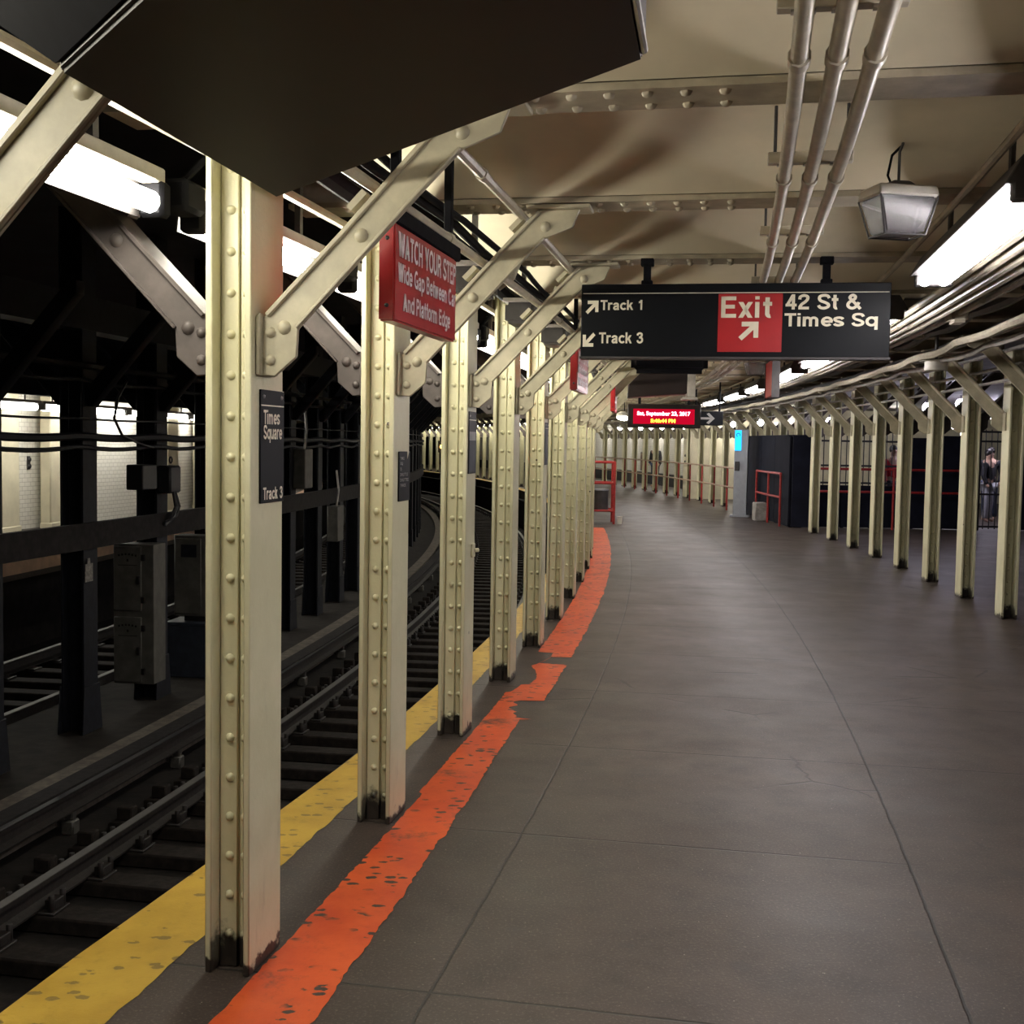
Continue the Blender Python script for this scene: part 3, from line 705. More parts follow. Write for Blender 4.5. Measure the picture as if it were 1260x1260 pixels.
# black connectors between the fixtures
cn = None
for i in range(-1, 12):
    s = .135 + i * PITCH - .02
    lab = 'black connector box between lamp fixtures, at the %s platform-edge column' % ORD[i] if i >= 0 else 'black connector box between lamp fixtures at top left'
    if cn is None:
        cn = at('connector_box', lab, 'connector', s, -.28, 0, group='connectors of the lamp row')
        build('box', MB().box(-.05, .05, -.07, .07, 2.40, 2.50), 'black', cn, .015); build('cable', MB().tube([(0, 0, 2.5), (.05, .02, 2.56), (.08, .05, 2.60)], .012, 6), 'black', cn)
    else: dup(cn, lab, None, s, -.28, 0)
def right_lamp(label, s0, s1, group):
    L = (s1 - s0) / 2 * (R + 2.4) / R; t = at('fluorescent_lamp', label, 'lamp', (s0 + s1) / 2, 2.40, 0, group=group)
    build('housing', MB().prism([(-.115, 2.555), (.115, 2.555), (.06, 2.65), (-.06, 2.65)], 'y', -L - .05, L + .05), 'lampdark', t, .004)
    for x in (-.045, .045): build('tube', MB().tube([(x, -L, 2.53), (x, L, 2.53)], .03, 10), 'tube_cool', t)
    for y in (-L - .05, L): build('socket', MB().box(-.09, .09, y, y + .05, 2.50, 2.57), 'lampdark', t, .008)
    for y in (-.6, .6): build('hanger', MB().tube([(0, y * L, 2.65), (0, y * L, 2.80)], .012, 6), 'lampdark', t)
    return t
SEG = [(-2.3, -.1), (.75, 2.75), (4.3, 6.1), (7.35, 9.0), (9.85, 11.6), (13.4, 14.95), (15.8, 17.8), (18.7, 20.8), (22.5, 24.4), (25.5, 27.4), (28.5, 30.4), (31.5, 33.4)]
for k, (a, b) in enumerate(SEG):
    if k == 0: lab = 'twin-tube lamp of the right row past the top right frame corner'
    elif k == 1: lab = 'large bright twin-tube lamp at the right frame edge above the conduits'
    elif k == 2: lab = 'twin-tube lamp hidden behind the right end of the exit sign'
    elif k < 8: lab = 'twin-tube lamp of the right row below the exit sign, %s from the sign' % ORD[k - 3]
    else: lab = 'distant twin-tube lamp of the right row on the curve'
    right_lamp(lab, a, b, 'lamps of the right row')
def far_lamp(label, s, group):
    t = at('fluorescent_lamp', label, 'lamp', s, -9.0, 0, group=group)
    build('housing', MB().box(-.07, .07, -.8, .8, 2.19, 2.24), 'lampdark', t, .006)
    build('tube', MB().tube([(0, -.72, 2.13), (0, .72, 2.13)], .055, 8), 'tube_far', t)
    for y in (-.79, .72): build('socket', MB().box(-.05, .05, y, y + .07, 2.09, 2.19), 'lampdark', t)
    for y in (-.4, .38): build('hanger', MB().box(-.01, .01, y, y + .02, 2.24, 2.45), 'lampdark', t)
    return t
fl = None
for k, s in enumerate((10.3, 12.2, 14.05, 15.9, 17.9, 19.9, 22.2, 24.3, 27, 30, 33, 36)):
    lab = 'lamp over the far platform across the tracks, %s from the left of the lit openings' % ORD[k] if k < 7 else 'lamp over the far platform hidden behind the dark columns'
    if fl is None: fl = far_lamp(lab, s, 'lamps of the far platform')
    else: dup(fl, lab, None, s, -9.0, 0)

# floodlights on hooks
def floodlight(label, x, y, rz, ztop):
    t = thing('floodlight', label, 'lamp', (x, y, 0), rz)
    build('housing', MB().frustum((-.12, .12, -.09, .09), 2.625, (-.115, .115, -.08, .08), 2.665), 'lampshell', t, .006)
    build('cap', MB().frustum((-.06, .06, -.05, .05), 2.665, (-.035, .035, -.03, .03), 2.69), 'lampdark', t, .006)
    build('lens', MB().frustum((-.078, .078, -.06, .06), 2.49, (-.114, .114, -.085, .085), 2.625), 'lens', t, .010, seg=2)
    m = MB()
    for x0, y0 in ((-.115, -.086), (.115, -.086), (.115, .086), (-.115, .086)):
        m.tube([(x0, y0, 2.625), (x0 * .70, y0 * .72, 2.488)], .004, 5)
    for a, b in (((-.081, -.062), (.081, -.062)), ((.081, -.062), (.081, .062)), ((-.081, .062), (.081, .062)), ((-.081, -.062), (-.081, .062))):
        m.tube([(*a, 2.488), (*b, 2.488)], .004, 5)
    build('lens_frame', m, 'lampdark', t)
    build('hook', MB().tube([(0, 0, 2.69), (0, 0, 2.80), (.012, 0, 2.83), (.012, 0, ztop)], .006, 6), 'lampdark', t)
    build('cord', MB().tube([(-.03, 0, 2.68), (-.045, .0, 2.71), (-.02, .02, 2.79), (.03, .02, 2.84), (.06, .05, ztop)], .005, 6), 'black', t)
    build('latch', MB().box(.115, .145, -.025, .025, 2.60, 2.65), 'lampdark', t, .006)
    return t
floodlight('grey floodlight with a clear lens hanging on a hook near the right lamp', 1.425, 4.45, .18, 2.88)
floodlight('second smaller-looking grey floodlight hanging far behind the exit sign', 2.70, 13.2, .1, 2.88)

# ================================================================== SIGNS
# overhead direction sign
KF = 1.0675
def sx(d): return 1.5615 + (d - 1.5615) * KF
def sz(z): return 1.695 + (z - 1.695) * KF
sg = at('direction_sign', 'long black overhead sign with track arrows and a red Exit panel', 'sign', 3.0, 0, 0)
x0, x1, z0, z1 = .615, 2.236, 2.168, 2.557
build('sign_board', MB().box(x0, x1, 0, .10, z0, z1), 'signblack', sg, .004)
build('white_line', MB().box(x0 + .01, x1 - .01, -.002, 0, z1 - .052, z1 - .048), 'white', sg, smooth=False)
build('red_panel', MB().box(sx(1.364), sx(1.677), -.003, 0, sz(2.163), z1 - .056), 'signred', sg, smooth=False)
build('bottom_rail', MB().box(x0 - .004, x1 + .004, -.006, .106, z0 - .012, z0), 'lampdark', sg)
for (b, u0, u1, a0, a1) in (('Track 1', .774, .985, 2.371, 2.423), ('Track 3', .769, .993, 2.203, 2.26),
                            ('42 St &', 1.690, 2.055, 2.369, 2.447), ('Times Sq', 1.688, 2.133, 2.272, 2.354)):
    lettering(b, 'white', sg, sx(u0), sx(u1), sz(a0), sz(a1), -.001, bold=.022)
lettering('Exit', 'white', sg, sx(1.378), sx(1.626), sz(2.33), sz(2.437), -.004, bold=.022)
arrow('white', sg, sx(.698), sx(.763), sz(2.352), sz(2.42), -.001)
arrow('white', sg, sx(.686), sx(.750), sz(2.187), sz(2.258), -.001, pi)
arrow('white', sg, sx(1.466), sx(1.563), sz(2.219), sz(2.312), -.003)
for x in (.965, 1.91):
    build('post', MB().box(x - .02, x + .02, .04, .08, z1, 2.70), 'black', sg, .004)
    build('post_clamp', MB().box(x - .035, x + .035, .03, .09, 2.66, 2.70).box(x - .03, x + .03, .035, .085, z1, z1 + .025), 'black', sg, .004)
# red warning signs
def watch_sign(label, s, d, words=True, group=None, L=.80):
    t = at('warning_sign', label, 'sign', s, d, 0, group=group)
    build('sign_box', MB().box(-.055, 0, 0, L, 2.08, 2.395), 'signred', t, .006, seg=2)
    build('top_bar', MB().box(-.065, .005, -.01, L + .05, 2.395, 2.45), 'black', t, .005)
    for y in (.08, L - .03):
        build('post', MB().box(-.045, -.015, y, y + .035, 2.45, 2.88), 'black', t, .003)
    for z in (2.13, 2.345): build('bolt', MB().dome((-.027, .0, z), (0, -1, 0), .008, 6), 'lampdark', t)
    lettering('WATCH YOUR STEP', 'whitered', t, .03, L - .02, 2.290, 2.372, .001, 'plat', .006)
    lettering('Wide Gap Between Car', 'whitered', t, .03, L - .02, 2.195, 2.272, .001, 'plat', .006)
    lettering('And Platform Edge', 'whitered', t, .09, L - .10, 2.105, 2.180, .001, 'plat', .006)
    return t
ws = watch_sign('red WATCH YOUR STEP sign between the first and second columns', .29, .37)
dup(ws, 'second red warning sign, shiny, hanging below the left end of the exit sign', 'further warning signs', 5.1, .36, 0)
dup(ws, 'third red warning sign, small and far, between the braces left of the lit date display', 'further warning signs', 10.6, .36, 0)
# column signs
def col_sign(label, s, d, y0, y1, z0, z1, mat='signblack'):
    t = at('column_sign', label, 'sign', s, d, 0)
    build('plate', MB().box(.0005, .006, y0, y1, z0, z1), mat, t, .0015)
    return t
def bolts(t, pts):
    for y, z in pts: build('bolt', MB().dome((.006, y, z), (1, 0, 0), .007, 6), 'rim', t)
c = col_sign('black Times Square Track 3 sign on the nearest column', MEAS[0][0], MEAS[0][1], .062, .248, 1.49, 1.846)
build('white_line', MB().box(.006, .007, .066, .244, 1.795, 1.799), 'white', c, smooth=False); bolts(c, ((.085, 1.825), (.225, 1.825)))
lettering('Times', 'white', c, .078, .205, 1.738, 1.783, .006, 'plat', .012)
lettering('Square', 'white', c, .078, .225, 1.680, 1.736, .006, 'plat', .012)
lettering('Track 3', 'white', c, .076, .230, 1.500, 1.540, .006, 'plat', .012)
c = col_sign('torn small black sign with faded words on the second column', MEAS[1][0], MEAS[1][1], .07, .245, 1.425, 1.645)
for k, (b, w) in enumerate((('TIMES', .06), ('SQ', .04), ('TO', .02), ('SHUTTLE', .12), ('SHUTTLE', .13), ('TRACK', .09))):
    lettering(b, 'greyletter', c, .085, .085 + w, 1.622 - .024 * k - .014, 1.622 - .024 * k, .006, 'plat', .006, plain=False)
build('torn_patch', MB().prism([(.195, 1.645), (.225, 1.645), (.20, 1.612)], 'x', .006, .0068), 'cream', c, smooth=False)
c = col_sign('black sign half covered by a grey sticker on the third column', MEAS[2][0], MEAS[2][1], .03, .225, 1.51, 1.865)
build('sticker', MB().box(.006, .007, .04, .22, 1.52, 1.70), 'bluebox', c, smooth=False); build('sticker', MB().box(.006, .007, .04, .22, 1.70, 1.75), 'greyletter', c, smooth=False)
build('white_line', MB().box(.006, .007, .035, .22, 1.815, 1.819), 'white', c, smooth=False)
bolts(c, ((.05, 1.84), (.2, 1.84)))
c = col_sign('small dark blue sign on the fifth column of the platform-edge row', MEAS[4][0], MEAS[4][1], .05, .23, 1.51, 1.86, 'bluebox')
build('white_line', MB().box(.006, .007, .055, .225, 1.81, 1.814), 'white', c, smooth=False); bolts(c, ((.07, 1.84), (.21, 1.84)))
hk = at('hook', 'small painted hook on the face of the third column', 'hook', MEAS[2][0], MEAS[2][1], 0)
build('base', MB().box(0, .012, .15, .22, 1.02, 1.10), 'cream', hk, .004); build('peg', MB().tube([(.01, .2, 1.06), (.03, .22, 1.06)], .012, 6), 'cream', hk)

# big dark housing overhead at top left
P4 = {k: W(s, d, 0) for k, (s, d) in dict(A=(-1.85, .565), B=(-1.01, .52), C=(-1.77, 1.375), D=(-2.61, 1.42), E=(-1.85, .08), F=(-2.61, .9)).items()}
dh = thing('overhead_housing', 'big dark brown-black housing hanging overhead at the top left of the view', 'equipment housing', P4['A'])
def L3(k, z): p = P4[k] - P4['A']; return (p.x, p.y, z)
m = MB()
vs = [L3('A', 2.2), L3('B', 2.2), L3('C', 2.2), L3('D', 2.2), L3('A', 2.42), L3('B', 2.42), L3('C', 2.42), L3('D', 2.42)]
m.add(vs, [(0, 1, 2, 3), (4, 5, 6, 7), (0, 1, 5, 4), (1, 2, 6, 5), (2, 3, 7, 6), (3, 0, 4, 7)])
build('case', m, 'brownblack', dh, .006, seg=2)
m = MB(); e, f = L3('E', 2.52), L3('F', 2.62)
m.add([L3('A', 2.205), L3('D', 2.205), f, e, (L3('A', 2.4)), (L3('D', 2.4)), (f[0], f[1], f[2] + .03), (e[0], e[1], e[2] + .03)], [(0, 1, 2, 3), (4, 5, 6, 7), (0, 1, 5, 4), (1, 2, 6, 5), (2, 3, 7, 6), (3, 0, 4, 7)])
build('hood', m, 'black', dh, .008)
cc, dd = Vector(L3('C', 2.2)), Vector(L3('D', 2.2)); out = Vector((.012, -.004, 0))
build('end_trim', MB().tube([cc + Vector((-.012, .004, .05)), cc + Vector((-.006, .0, .012)), cc * .97 + dd * .03 + Vector((0, 0, .004)), cc * .1 + dd * .9 + Vector((0, 0, .004))], .005, 8), 'rim', dh)
for k in ('B', 'D'):
    h_ = MB()
    p = Vector(L3('A', 0)) * .25 + Vector(L3('C', 0)) * .25 + Vector(L3(k, 0)) * .5
    h_.tube([(p.x, p.y, 2.42), (p.x, p.y, 2.80)], .02, 8); build('hanger', h_, 'black', dh)

# date display, black boxes, arrow board
def facing(name, label, cat, x, y): return thing(name, label, cat, (x, y, 0), -math.atan2(x, y) * .55)
ld = facing('date_display', 'red lit display showing the date and time beyond the exit sign', 'display', 2.15, 16.8)
build('case', MB().box(-.52, .52, 0, .16, 1.93, 2.27), 'brownblack', ld, .012)
build('panel', MB().box(-.44, .43, -.004, 0, 1.985, 2.20), 'led_panel', ld, smooth=False)
lettering('Sat, September 23, 2017', 'led_red', ld, -.385, .37, 2.09, 2.165, -.005, bold=.03, plain=False)
lettering('5:46:44 PM', 'led_yellow', ld, -.19, .16, 2.005, 2.06, -.005, bold=.03, plain=False)
for x in (-.35, .35): build('hanger', MB().tube([(x, .08, 2.27), (x, .08, 2.75)], .02, 6), 'black', ld)
bx = facing('equipment_box', 'dark box hanging above the lit date display, pale strip on its right end', 'equipment housing', 1.93, 15.6)
build('case', MB().prism([(-.42, 2.31), (.36, 2.37), (.36, 2.64), (-.42, 2.62)], 'y', 0, .35), 'brownblack', bx, .01)
build('end_plate', MB().box(.36, .47, 0, .33, 2.33, 2.66), 'lampshell', bx, .006)
build('foot', MB().box(.30, .50, -.03, .33, 2.29, 2.325), 'lampshell', bx, .006)
build('hanger', MB().box(-.1, .1, .1, .25, 2.6, 2.72), 'black', bx)
sp = facing('overhead_camera_bar', 'black rounded bar just under the exit sign above the dark box', 'equipment housing', 1.62, 12.3)
build('body', MB().box(-.40, .40, 0, .22, 2.44, 2.64), 'black', sp, .06, seg=3)
for x in (-.2, .2): build('hanger', MB().tube([(x, .1, 2.63), (x, .1, 2.75)], .02, 6), 'black', sp)
ab = facing('arrow_sign', 'black board with a grey arrow pointing right, right of the date display', 'sign', 3.30, 20.0)
build('board', MB().box(-.30, .26, 0, .06, 2.03, 2.27), 'signblack', ab, .006)
build('arrow', MB().prism([(-.12, 2.132), (.04, 2.132), (-.02, 2.075), (.02, 2.055), (.12, 2.15), (.02, 2.245), (-.02, 2.225), (.04, 2.168), (-.12, 2.168)], 'y', -.003, 0), 'greyletter', ab, smooth=False)
for x in (-.2, .2): build('hanger', MB().tube([(x, .03, 2.27), (x, .03, 2.78)], .015, 6), 'black', ab)
rs = at('hanging_red_sign', 'glossy red sign seen nearly edge-on under the exit panel', 'sign', 8.9, 2.06, 0)
build('board', MB().box(-.03, .03, 0, .85, 2.22, 2.60), 'signred', rs, .006); build('frame', MB().box(-.04, .04, -.02, 0, 2.2, 2.62).box(-.04, .04, .85, .87, 2.2, 2.62).box(-.04, .04, -.02, .87, 2.6, 2.63), 'lampdark', rs)
for y in (.1, .7): build('hanger', MB().box(-.01, .01, y, y + .03, 2.62, 2.80), 'black', rs)
pl = thing('pendant_lamp', 'white oval lamp glowing at the end of the left braces, left of the date display', 'lamp', (2.26, 24., 0))
build('shade', MB().ball((0, 0, 2.28), .17, 12, 6, .5), 'lampshell', pl); build('bulb', MB().ball((0, 0, 2.235), .16, 12, 6, .42), 'tube_far', pl); build('cord', MB().tube([(0, 0, 2.34), (0, 0, 2.75)], .01, 6), 'black', pl)

# ================================================================== TRACKS
RP = [(-.07, 0), (.07, 0), (.07, .012), (.012, .03), (.012, .10), (.036, .112), (.036, .14), (-.036, .14), (-.036, .112), (-.012, .10), (-.012, .03), (-.07, .012)]
def rail(label, d, group):
    o = tag(build('rail', MB().sweep([(d + x, -1.13 + z) for x, z in RP], -6, 75, .8), 'rail'), label, 'rail', group)
    build('running_surface', MB().sweep([(d - .03, -.992), (d + .03, -.992), (d + .03, -.988), (d - .03, -.988)], -6, 75, .8), 'railtop', o)
rail('near running rail hidden under the platform edge', -1.16, 'rails of the near track')
rail('running rail of the near track, bolts beside it', -2.59, 'rails of the near track')
rail('nearer rail of the track beyond the dark columns', -5.25, 'rails of the far track')
rail('farther rail of the track beyond the dark columns', -6.68, 'rails of the far track')
th = tag(build('third_rail', MB().sweep([(-3.27 + x, -1.06 + z * .9) for x, z in RP], -6, 75, .8), 'rail'), 'third rail on pale insulators beside the curb', 'rail')
build('cover_board', MB().sweep([(-3.33, -.862), (-3.17, -.862), (-3.17, -.845), (-3.33, -.845)], -6, 75, .8), 'track_beam', th)
build('contact_surface', MB().sweep([(-3.30, -.933), (-3.24, -.933), (-3.24, -.929), (-3.30, -.929)], -6, 75, .8), 'railtop', th)
for k in range(24):
    s = 4.45 + 1.85 * k
    i_ = build('insulator', MB().box(-.05, .05, -.05, .05, -1.25, -1.14).box(-.035, .035, -.035, .035, -1.14, -1.06).box(-.1, -.06, -.03, .03, -1.2, -.862), 'insul', th, .012)
    i_.location = W(s, -3.27, 0); i_.rotation_euler = (0, 0, ang(s))
# the strip of concrete between the rail and third rail is part of the bed; ties
tie = None
for k in range(95):
    s = 1.2 + .56 * k
    g = 'ties of the near track'
    if tie is None:
        tie = at('wooden_tie', 'dark wooden tie under the near track rails', 'railway tie', s, -1.9, 0, group=g)
        build('sleeper', MB().box(-1.08, 1.08, -.11, .11, -1.25, -1.15), 'tie', tie, .012)
        for x in (-.69, .74):
            m = MB().box(x - .17, x + .17, -.09, .09, -1.15, -1.131)
            for dx in (-.12, .12):
                m.box(x + dx - .035, x + dx + .035, -.05, .05, -1.128, -1.07)
                for y in (-.06, .06): m.tube([(x + dx * 1.15, y, -1.13), (x + dx * 1.15, y, -1.035)], .02, 6)
            build('tie_plate', m, 'rail', tie, .004)
        for x in (-.98,): build('pad_block', MB().box(x - .06, x + .06, -.05, .05, -1.15, -1.05), 'tie', tie, .01)
    else: dup(tie, None, g, s, -1.9, 0, random.uniform(-.02, .02))
tie2 = None
for k in range(70):
    s = 2.0 + .6 * k; g = 'ties of the far track'
    if tie2 is None:
        tie2 = at('wooden_tie', 'dark wooden tie of the track beyond the dark columns', 'railway tie', s, -5.97, 0, group=g)
        build('sleeper', MB().box(-1.0, 1.0, -.11, .11, -1.25, -1.15), 'tie', tie2, .012)
        for x in (-.71, .72): build('tie_plate', MB().box(x - .17, x + .17, -.09, .09, -1.15, -1.131), 'rail', tie2)
    else: dup(tie2, None, g, s, -5.97, 0, random.uniform(-.02, .02))

# dark columns between the tracks
def track_col_mesh():
    m = MB()
    m.box(-.11, -.09, 0, .25, -.98, 3.69).box(.09, .11, 0, .25, -.98, 3.69).box(-.09, .09, .115, .135, -.98, 3.69)
    # splayed foot
    for x0, x1 in ((-.11, -.09), (.09, .11)):
        m.prism([(-.05, -.98), (.31, -.98), (.26, -.55), (-.01, -.55)], 'x', x0 - .012 if x0 < 0 else x0 + .02, x1 - .02 if x0 < 0 else x1 + .012)
    me = m.mesh('shaft', [M['track_steel']], bevel=.004); return me
TC = track_col_mesh()
TB = MB().prism([(.11, 1.95), (.16, 1.95), (.85, 2.75), (.85, 2.85), (.78, 2.85), (.11, 2.1)], 'y', .06, .18).mesh('brace', [M['track_steel']], bevel=.004)
TB2 = MB().prism([(-.11, 1.95), (-.16, 1.95), (-.85, 2.75), (-.85, 2.85), (-.78, 2.85), (-.11, 2.1)], 'y', .06, .18).mesh('brace', [M['track_steel']], bevel=.004)
tc = None
TL = {0: 'dark steel column between the tracks with a pale scratched tag, far left', 1: 'dark steel column between the tracks with the tall grey cabinet',
      2: 'dark steel column between the tracks with the navy box at its foot'}
for i in range(-2, 40):
    s = 6.22 + i * PITCH
    lab = TL.get(i) or ('%s dark steel column between the tracks, counted from the tagged one' % ORD[i] if 2 < i < 9 else 'dark steel column between the tracks, far back in the row' if i > 0 else 'dark steel column between the tracks beyond the left frame edge')
    if tc is None:
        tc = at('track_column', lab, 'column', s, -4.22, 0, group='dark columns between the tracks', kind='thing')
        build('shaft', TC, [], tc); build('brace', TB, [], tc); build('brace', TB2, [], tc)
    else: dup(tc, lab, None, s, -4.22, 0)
tag(build('guard_beam', MB().sweep([(-4.10, .69), (-4.04, .69), (-4.04, .92), (-4.10, .92)], -5, 60, .8), 'track_beam'), 'dark longitudinal beam fixed along the columns between the tracks', 'beam')
tag(build('roof_girder', MB().sweep([(-4.35, 2.62), (-4.1, 2.62), (-4.1, 2.92), (-4.35, 2.92)], -5, 70, .8), 'track_steel'), 'dark roof girder on the columns between the tracks', 'beam')
for k, (d, z, r, w) in enumerate(((-4.08, 1.69, .035, .02), (-4.07, 1.84, .010, .008), (-4.085, 1.60, .02, .03), (-4.06, 2.30, .03, .0), (-4.07, 2.18, .018, .02))):
    run('cable', 'dark cable strung along the columns between the tracks, %s of five' % ORD[k], 'cable', d, z, r, -3, 45, 'track_steel', .25, 6, w, 'cables between the tracks')
# cabinets and boxes on those columns
cb = at('relay_cabinet', 'tall faded grey two-door cabinet on a dark column between the tracks', 'cabinet', 7.42, -4.22, 0)
build('body', MB().box(-.20, .22, 0, .27, -.76, .63), 'cabinet', cb, .006)
for z0, z1 in ((-.74, -.09), (-.03, .61)):
    dr = build('door', MB().box(-.19, .10, -.025, 0, z0, z1), 'cabinet', cb, .008)
    build('handle', MB().box(.06, .09, -.05, -.02, (z0 + z1) / 2 - .05, (z0 + z1) / 2 + .03), 'track_beam', dr, .004)
    build('hinge', MB().box(.10, .13, -.03, .0, z0 + .08, z0 + .14).box(.10, .13, -.03, .0, z1 - .14, z1 - .08), 'track_beam', dr)
    m = MB()
    for x in range(6): m.box(-.14 + x * .035, -.12 + x * .035, -.027, -.025, z1 - .10 + .012 * sin(x * .63), z1 - .08 + .012 * sin(x * .63))
    m.box(-.05, -.03, -.027, -.025, z1 - .15, z1 - .125).box(-.14, .06, -.027, -.025, z1 - .19, z1 - .183)
    build('faded_markings', m, 'track_beam', dr, smooth=False)
cb = at('relay_cabinet', 'grey cabinet standing on the navy box, third dark column between the tracks', 'cabinet', 8.95, -4.22, 0)
build('body', MB().box(-.22, .20, 0, .25, -.30, .60), 'cabinet', cb, .006); dr = build('door', MB().box(-.20, .10, -.02, 0, -.27, .57), 'cabinet', cb, .006); build('window', MB().box(-.13, .05, -.023, -.02, .36, .5), 'track_steel', dr)
build('bracket', MB().box(-.12, .12, .05, .2, -.36, -.30), 'track_beam', cb)
cb = at('floor_box', 'navy box at the foot of the third dark column between the tracks', 'cabinet', 8.90, -4.22, 0)
build('body', MB().box(-.28, .24, -.02, .36, -.98, -.40), 'bluebox', cb, .01); build('lid', MB().box(-.29, .25, -.03, .37, -.40, -.36), 'bluebox', cb, .006)
sb = at('signal_box', 'dark signal box with a ring and looping cables against the lit far wall', 'signal box', 7.42, -4.06, 0)
build('body', MB().box(-.05, .12, -.36, -.05, 1.18, 1.42), 'iron', sb, .01); build('body', MB().box(-.05, .10, .30, .56, 1.12, 1.40), 'iron', sb, .02)
build('eye_ring', MB().tube([(.03 + 0, .46 + .03 * cos(t), 1.455 + .03 * sin(t)) for t in [2 * pi * i / 12 for i in range(13)]], .009, 6), 'iron', sb)
for k in range(3):
    build('cable', MB().tube([(.05 + .02 * k, .52 - .07 * k, 1.14), (.08, .56 - .05 * k, .98), (.08, .50 - .08 * k, .90 - .02 * k), (.05, .42 - .06 * k, .84), (.04, .30, .80)], .014, 6), 'iron', sb)
lp = at('looped_cable', 'thin dark cable looping down in front of the lit far wall', 'cable', 6.9, -4.05, 0)
build('strand', MB().tube([(0, .05, 2.2), (0, -.12, 2.05), (0, -.2, 1.85), (0, -.05, 1.7), (0, .3, 1.62), (0, .6, 1.58)], .013, 6), 'iron', lp)
tgp = at('tag_plate', 'pale scratched tag on the leftmost dark column between the tracks', 'tag', 6.20, -4.10, 0)
build('plate', MB().prism([(.02, .39), (.15, .39), (.15, .55), (.11, .55), (.10, .60), (.07, .60), (.06, .55), (.02, .55)], 'x', .001, .008), 'tagwhite', tgp)
for k, s in enumerate((12.6, 14.6)):
    q = at('relay_box', 'dark box between the tracks seen right of the nearest cream column, the %s one' % ('upper', 'lower')[k], 'signal box', s, -4.05, 0)
    build('body', MB().box(-.05, .12, -.2, .2, 1.0 - k * .9, 1.55 - k * .9), 'cabinet', q, .01); build('conduit', MB().tube([(.05, 0, 1.55 - k * .9), (.06, .1, 1.8 - k * .9), (.0, .2, 2.1 - k * .9)], .016, 6), 'conduit_grey', q)
# far signal lamp and yellow tag on the curve
sgm = thing('signal_lamp', 'small orange signal lamp glowing far down the curving track', 'signal', W(57.2, -.75, 0), ang(57.2))
build('post', MB().tube([(0, 0, -1.2), (0, 0, 1.7)], .05, 6), 'iron', sgm); build('lamp', MB().ball((0, -.12, 1.4), .11, 10, 6), 'signal', sgm); build('hood', MB().box(-.16, .16, -.1, .1, 1.1, 1.7), 'iron', sgm)
yt = thing('yellow_marker', 'yellow square marker above the far signal lamp', 'sign', W(56.3, -.72, 0), ang(56.3))
build('plate', MB().box(-.22, .22, -.02, .02, 1.75, 2.2), 'yellowtag', yt); build('pole', MB().tube([(0, .05, -1.2), (0, .05, 2.2)], .03, 6), 'iron', yt)

# far platform pillars
for k, (s, w, dd) in enumerate(((13.3, .9, .5), (15.98, .62, .25), (17.45, .75, .25), (21.9, .75, .3), (24.5, .6, .3), (27.5, .6, .3))):
    d = farw(s); o = at('tiled_pillar', 'cream pillar against the far tiled wall, %s from the left' % ORD[k], 'pillar', s, d, 0, group='pillars of the far wall', kind='thing')
    build('shaft', MB().box(.09, dd + .04, -w / 2, w / 2, 0, 2.44), 'plaster', o, .02); build('plinth', MB().box(.09, dd + .06, -w / 2 - .02, w / 2 + .02, 0, .10), 'plaster', o, .01)
ic = at('wall_fitting', 'pair of black round fittings on the far white wall', 'wall fitting', 16.95, farw(16.95), 0)
build('plate', MB().box(.002, .02, -.05, .05, 1.06, 1.30), 'iron', ic, .005); build('button', MB().dome((.02, 0, 1.24), (1, 0, 0), .05, 10).dome((.02, 0, 1.12), (1, 0, 0), .05, 10), 'iron', ic)

# ================================================================== RIGHT BACKGROUND
# navy hoarding: one run across, one run along the columns
HY = 24.62
def panel(label, xa, xb, h, y=HY, group='hoarding panels'):
    t = thing('hoarding_panel', label, 'hoarding', ((xa + xb) / 2, y, 0), 0, group); w = (xb - xa) / 2
    build('board', MB().box(-w, w, 0, .05, .02, h), 'hoard', t, .004)
    for x in (-w + .04, w - .04): build('stud', MB().box(x - .03, x + .03, .05, .12, 0, h), 'hoard', t)
    build('cap', MB().box(-w, w, -.01, .12, h, h + .04), 'hoard', t, .003)
    return t
panel('navy hoarding panel across the platform between the right columns, left one', 8.38, 8.98, 1.88)
panel('navy hoarding panel across the platform between the right columns, right one', 9.0, 9.72, 1.93)
panel('navy hoarding panel beyond the iron gate, behind the nearest right columns', 10.45, 12.6, 1.95)
for k, (xa, xb) in enumerate(((6.42, 6.9), (6.92, 7.6), (7.62, 8.34))):
    panel('low navy hoarding panel under the iron fence, %s from the corner' % ORD[k], xa, xb, .86, group='low hoarding panels')
def fence(name, label, xa, xb, z0, z1, y, step=.115):
    t = thing(name, label, 'fence' if name == 'iron_fence' else 'gate', ((xa + xb) / 2, y, 0)); w = (xb - xa) / 2
    m = MB(); n = int((xb - xa) / step)
    for i in range(n + 1):
        x = -w + i * (2 * w) / n; m.tube([(x, 0, z0), (x, 0, z1)], .011, 5)
    build('bar', m, 'iron', t)
    m = MB()
    for z in (z0 + .05, z0 + .35 * (z1 - z0), z1 - .25, z1 - .05): m.box(-w, w, -.015, .015, z - .02, z + .02)
    build('cross_rail', m, 'iron', t)
    for x in (-w, w): build('post', MB().box(x - .03, x + .03, -.03, .03, 0, z1 + .05), 'iron', t, .004)
    return t
fence('iron_fence', 'black barred fence above the low hoarding behind the right columns', 6.42, 8.34, .9, 2.08, HY + .09)
fence('iron_gate', 'black barred gate at far right with two people behind it', 9.78, 10.40, .03, 2.12, HY)
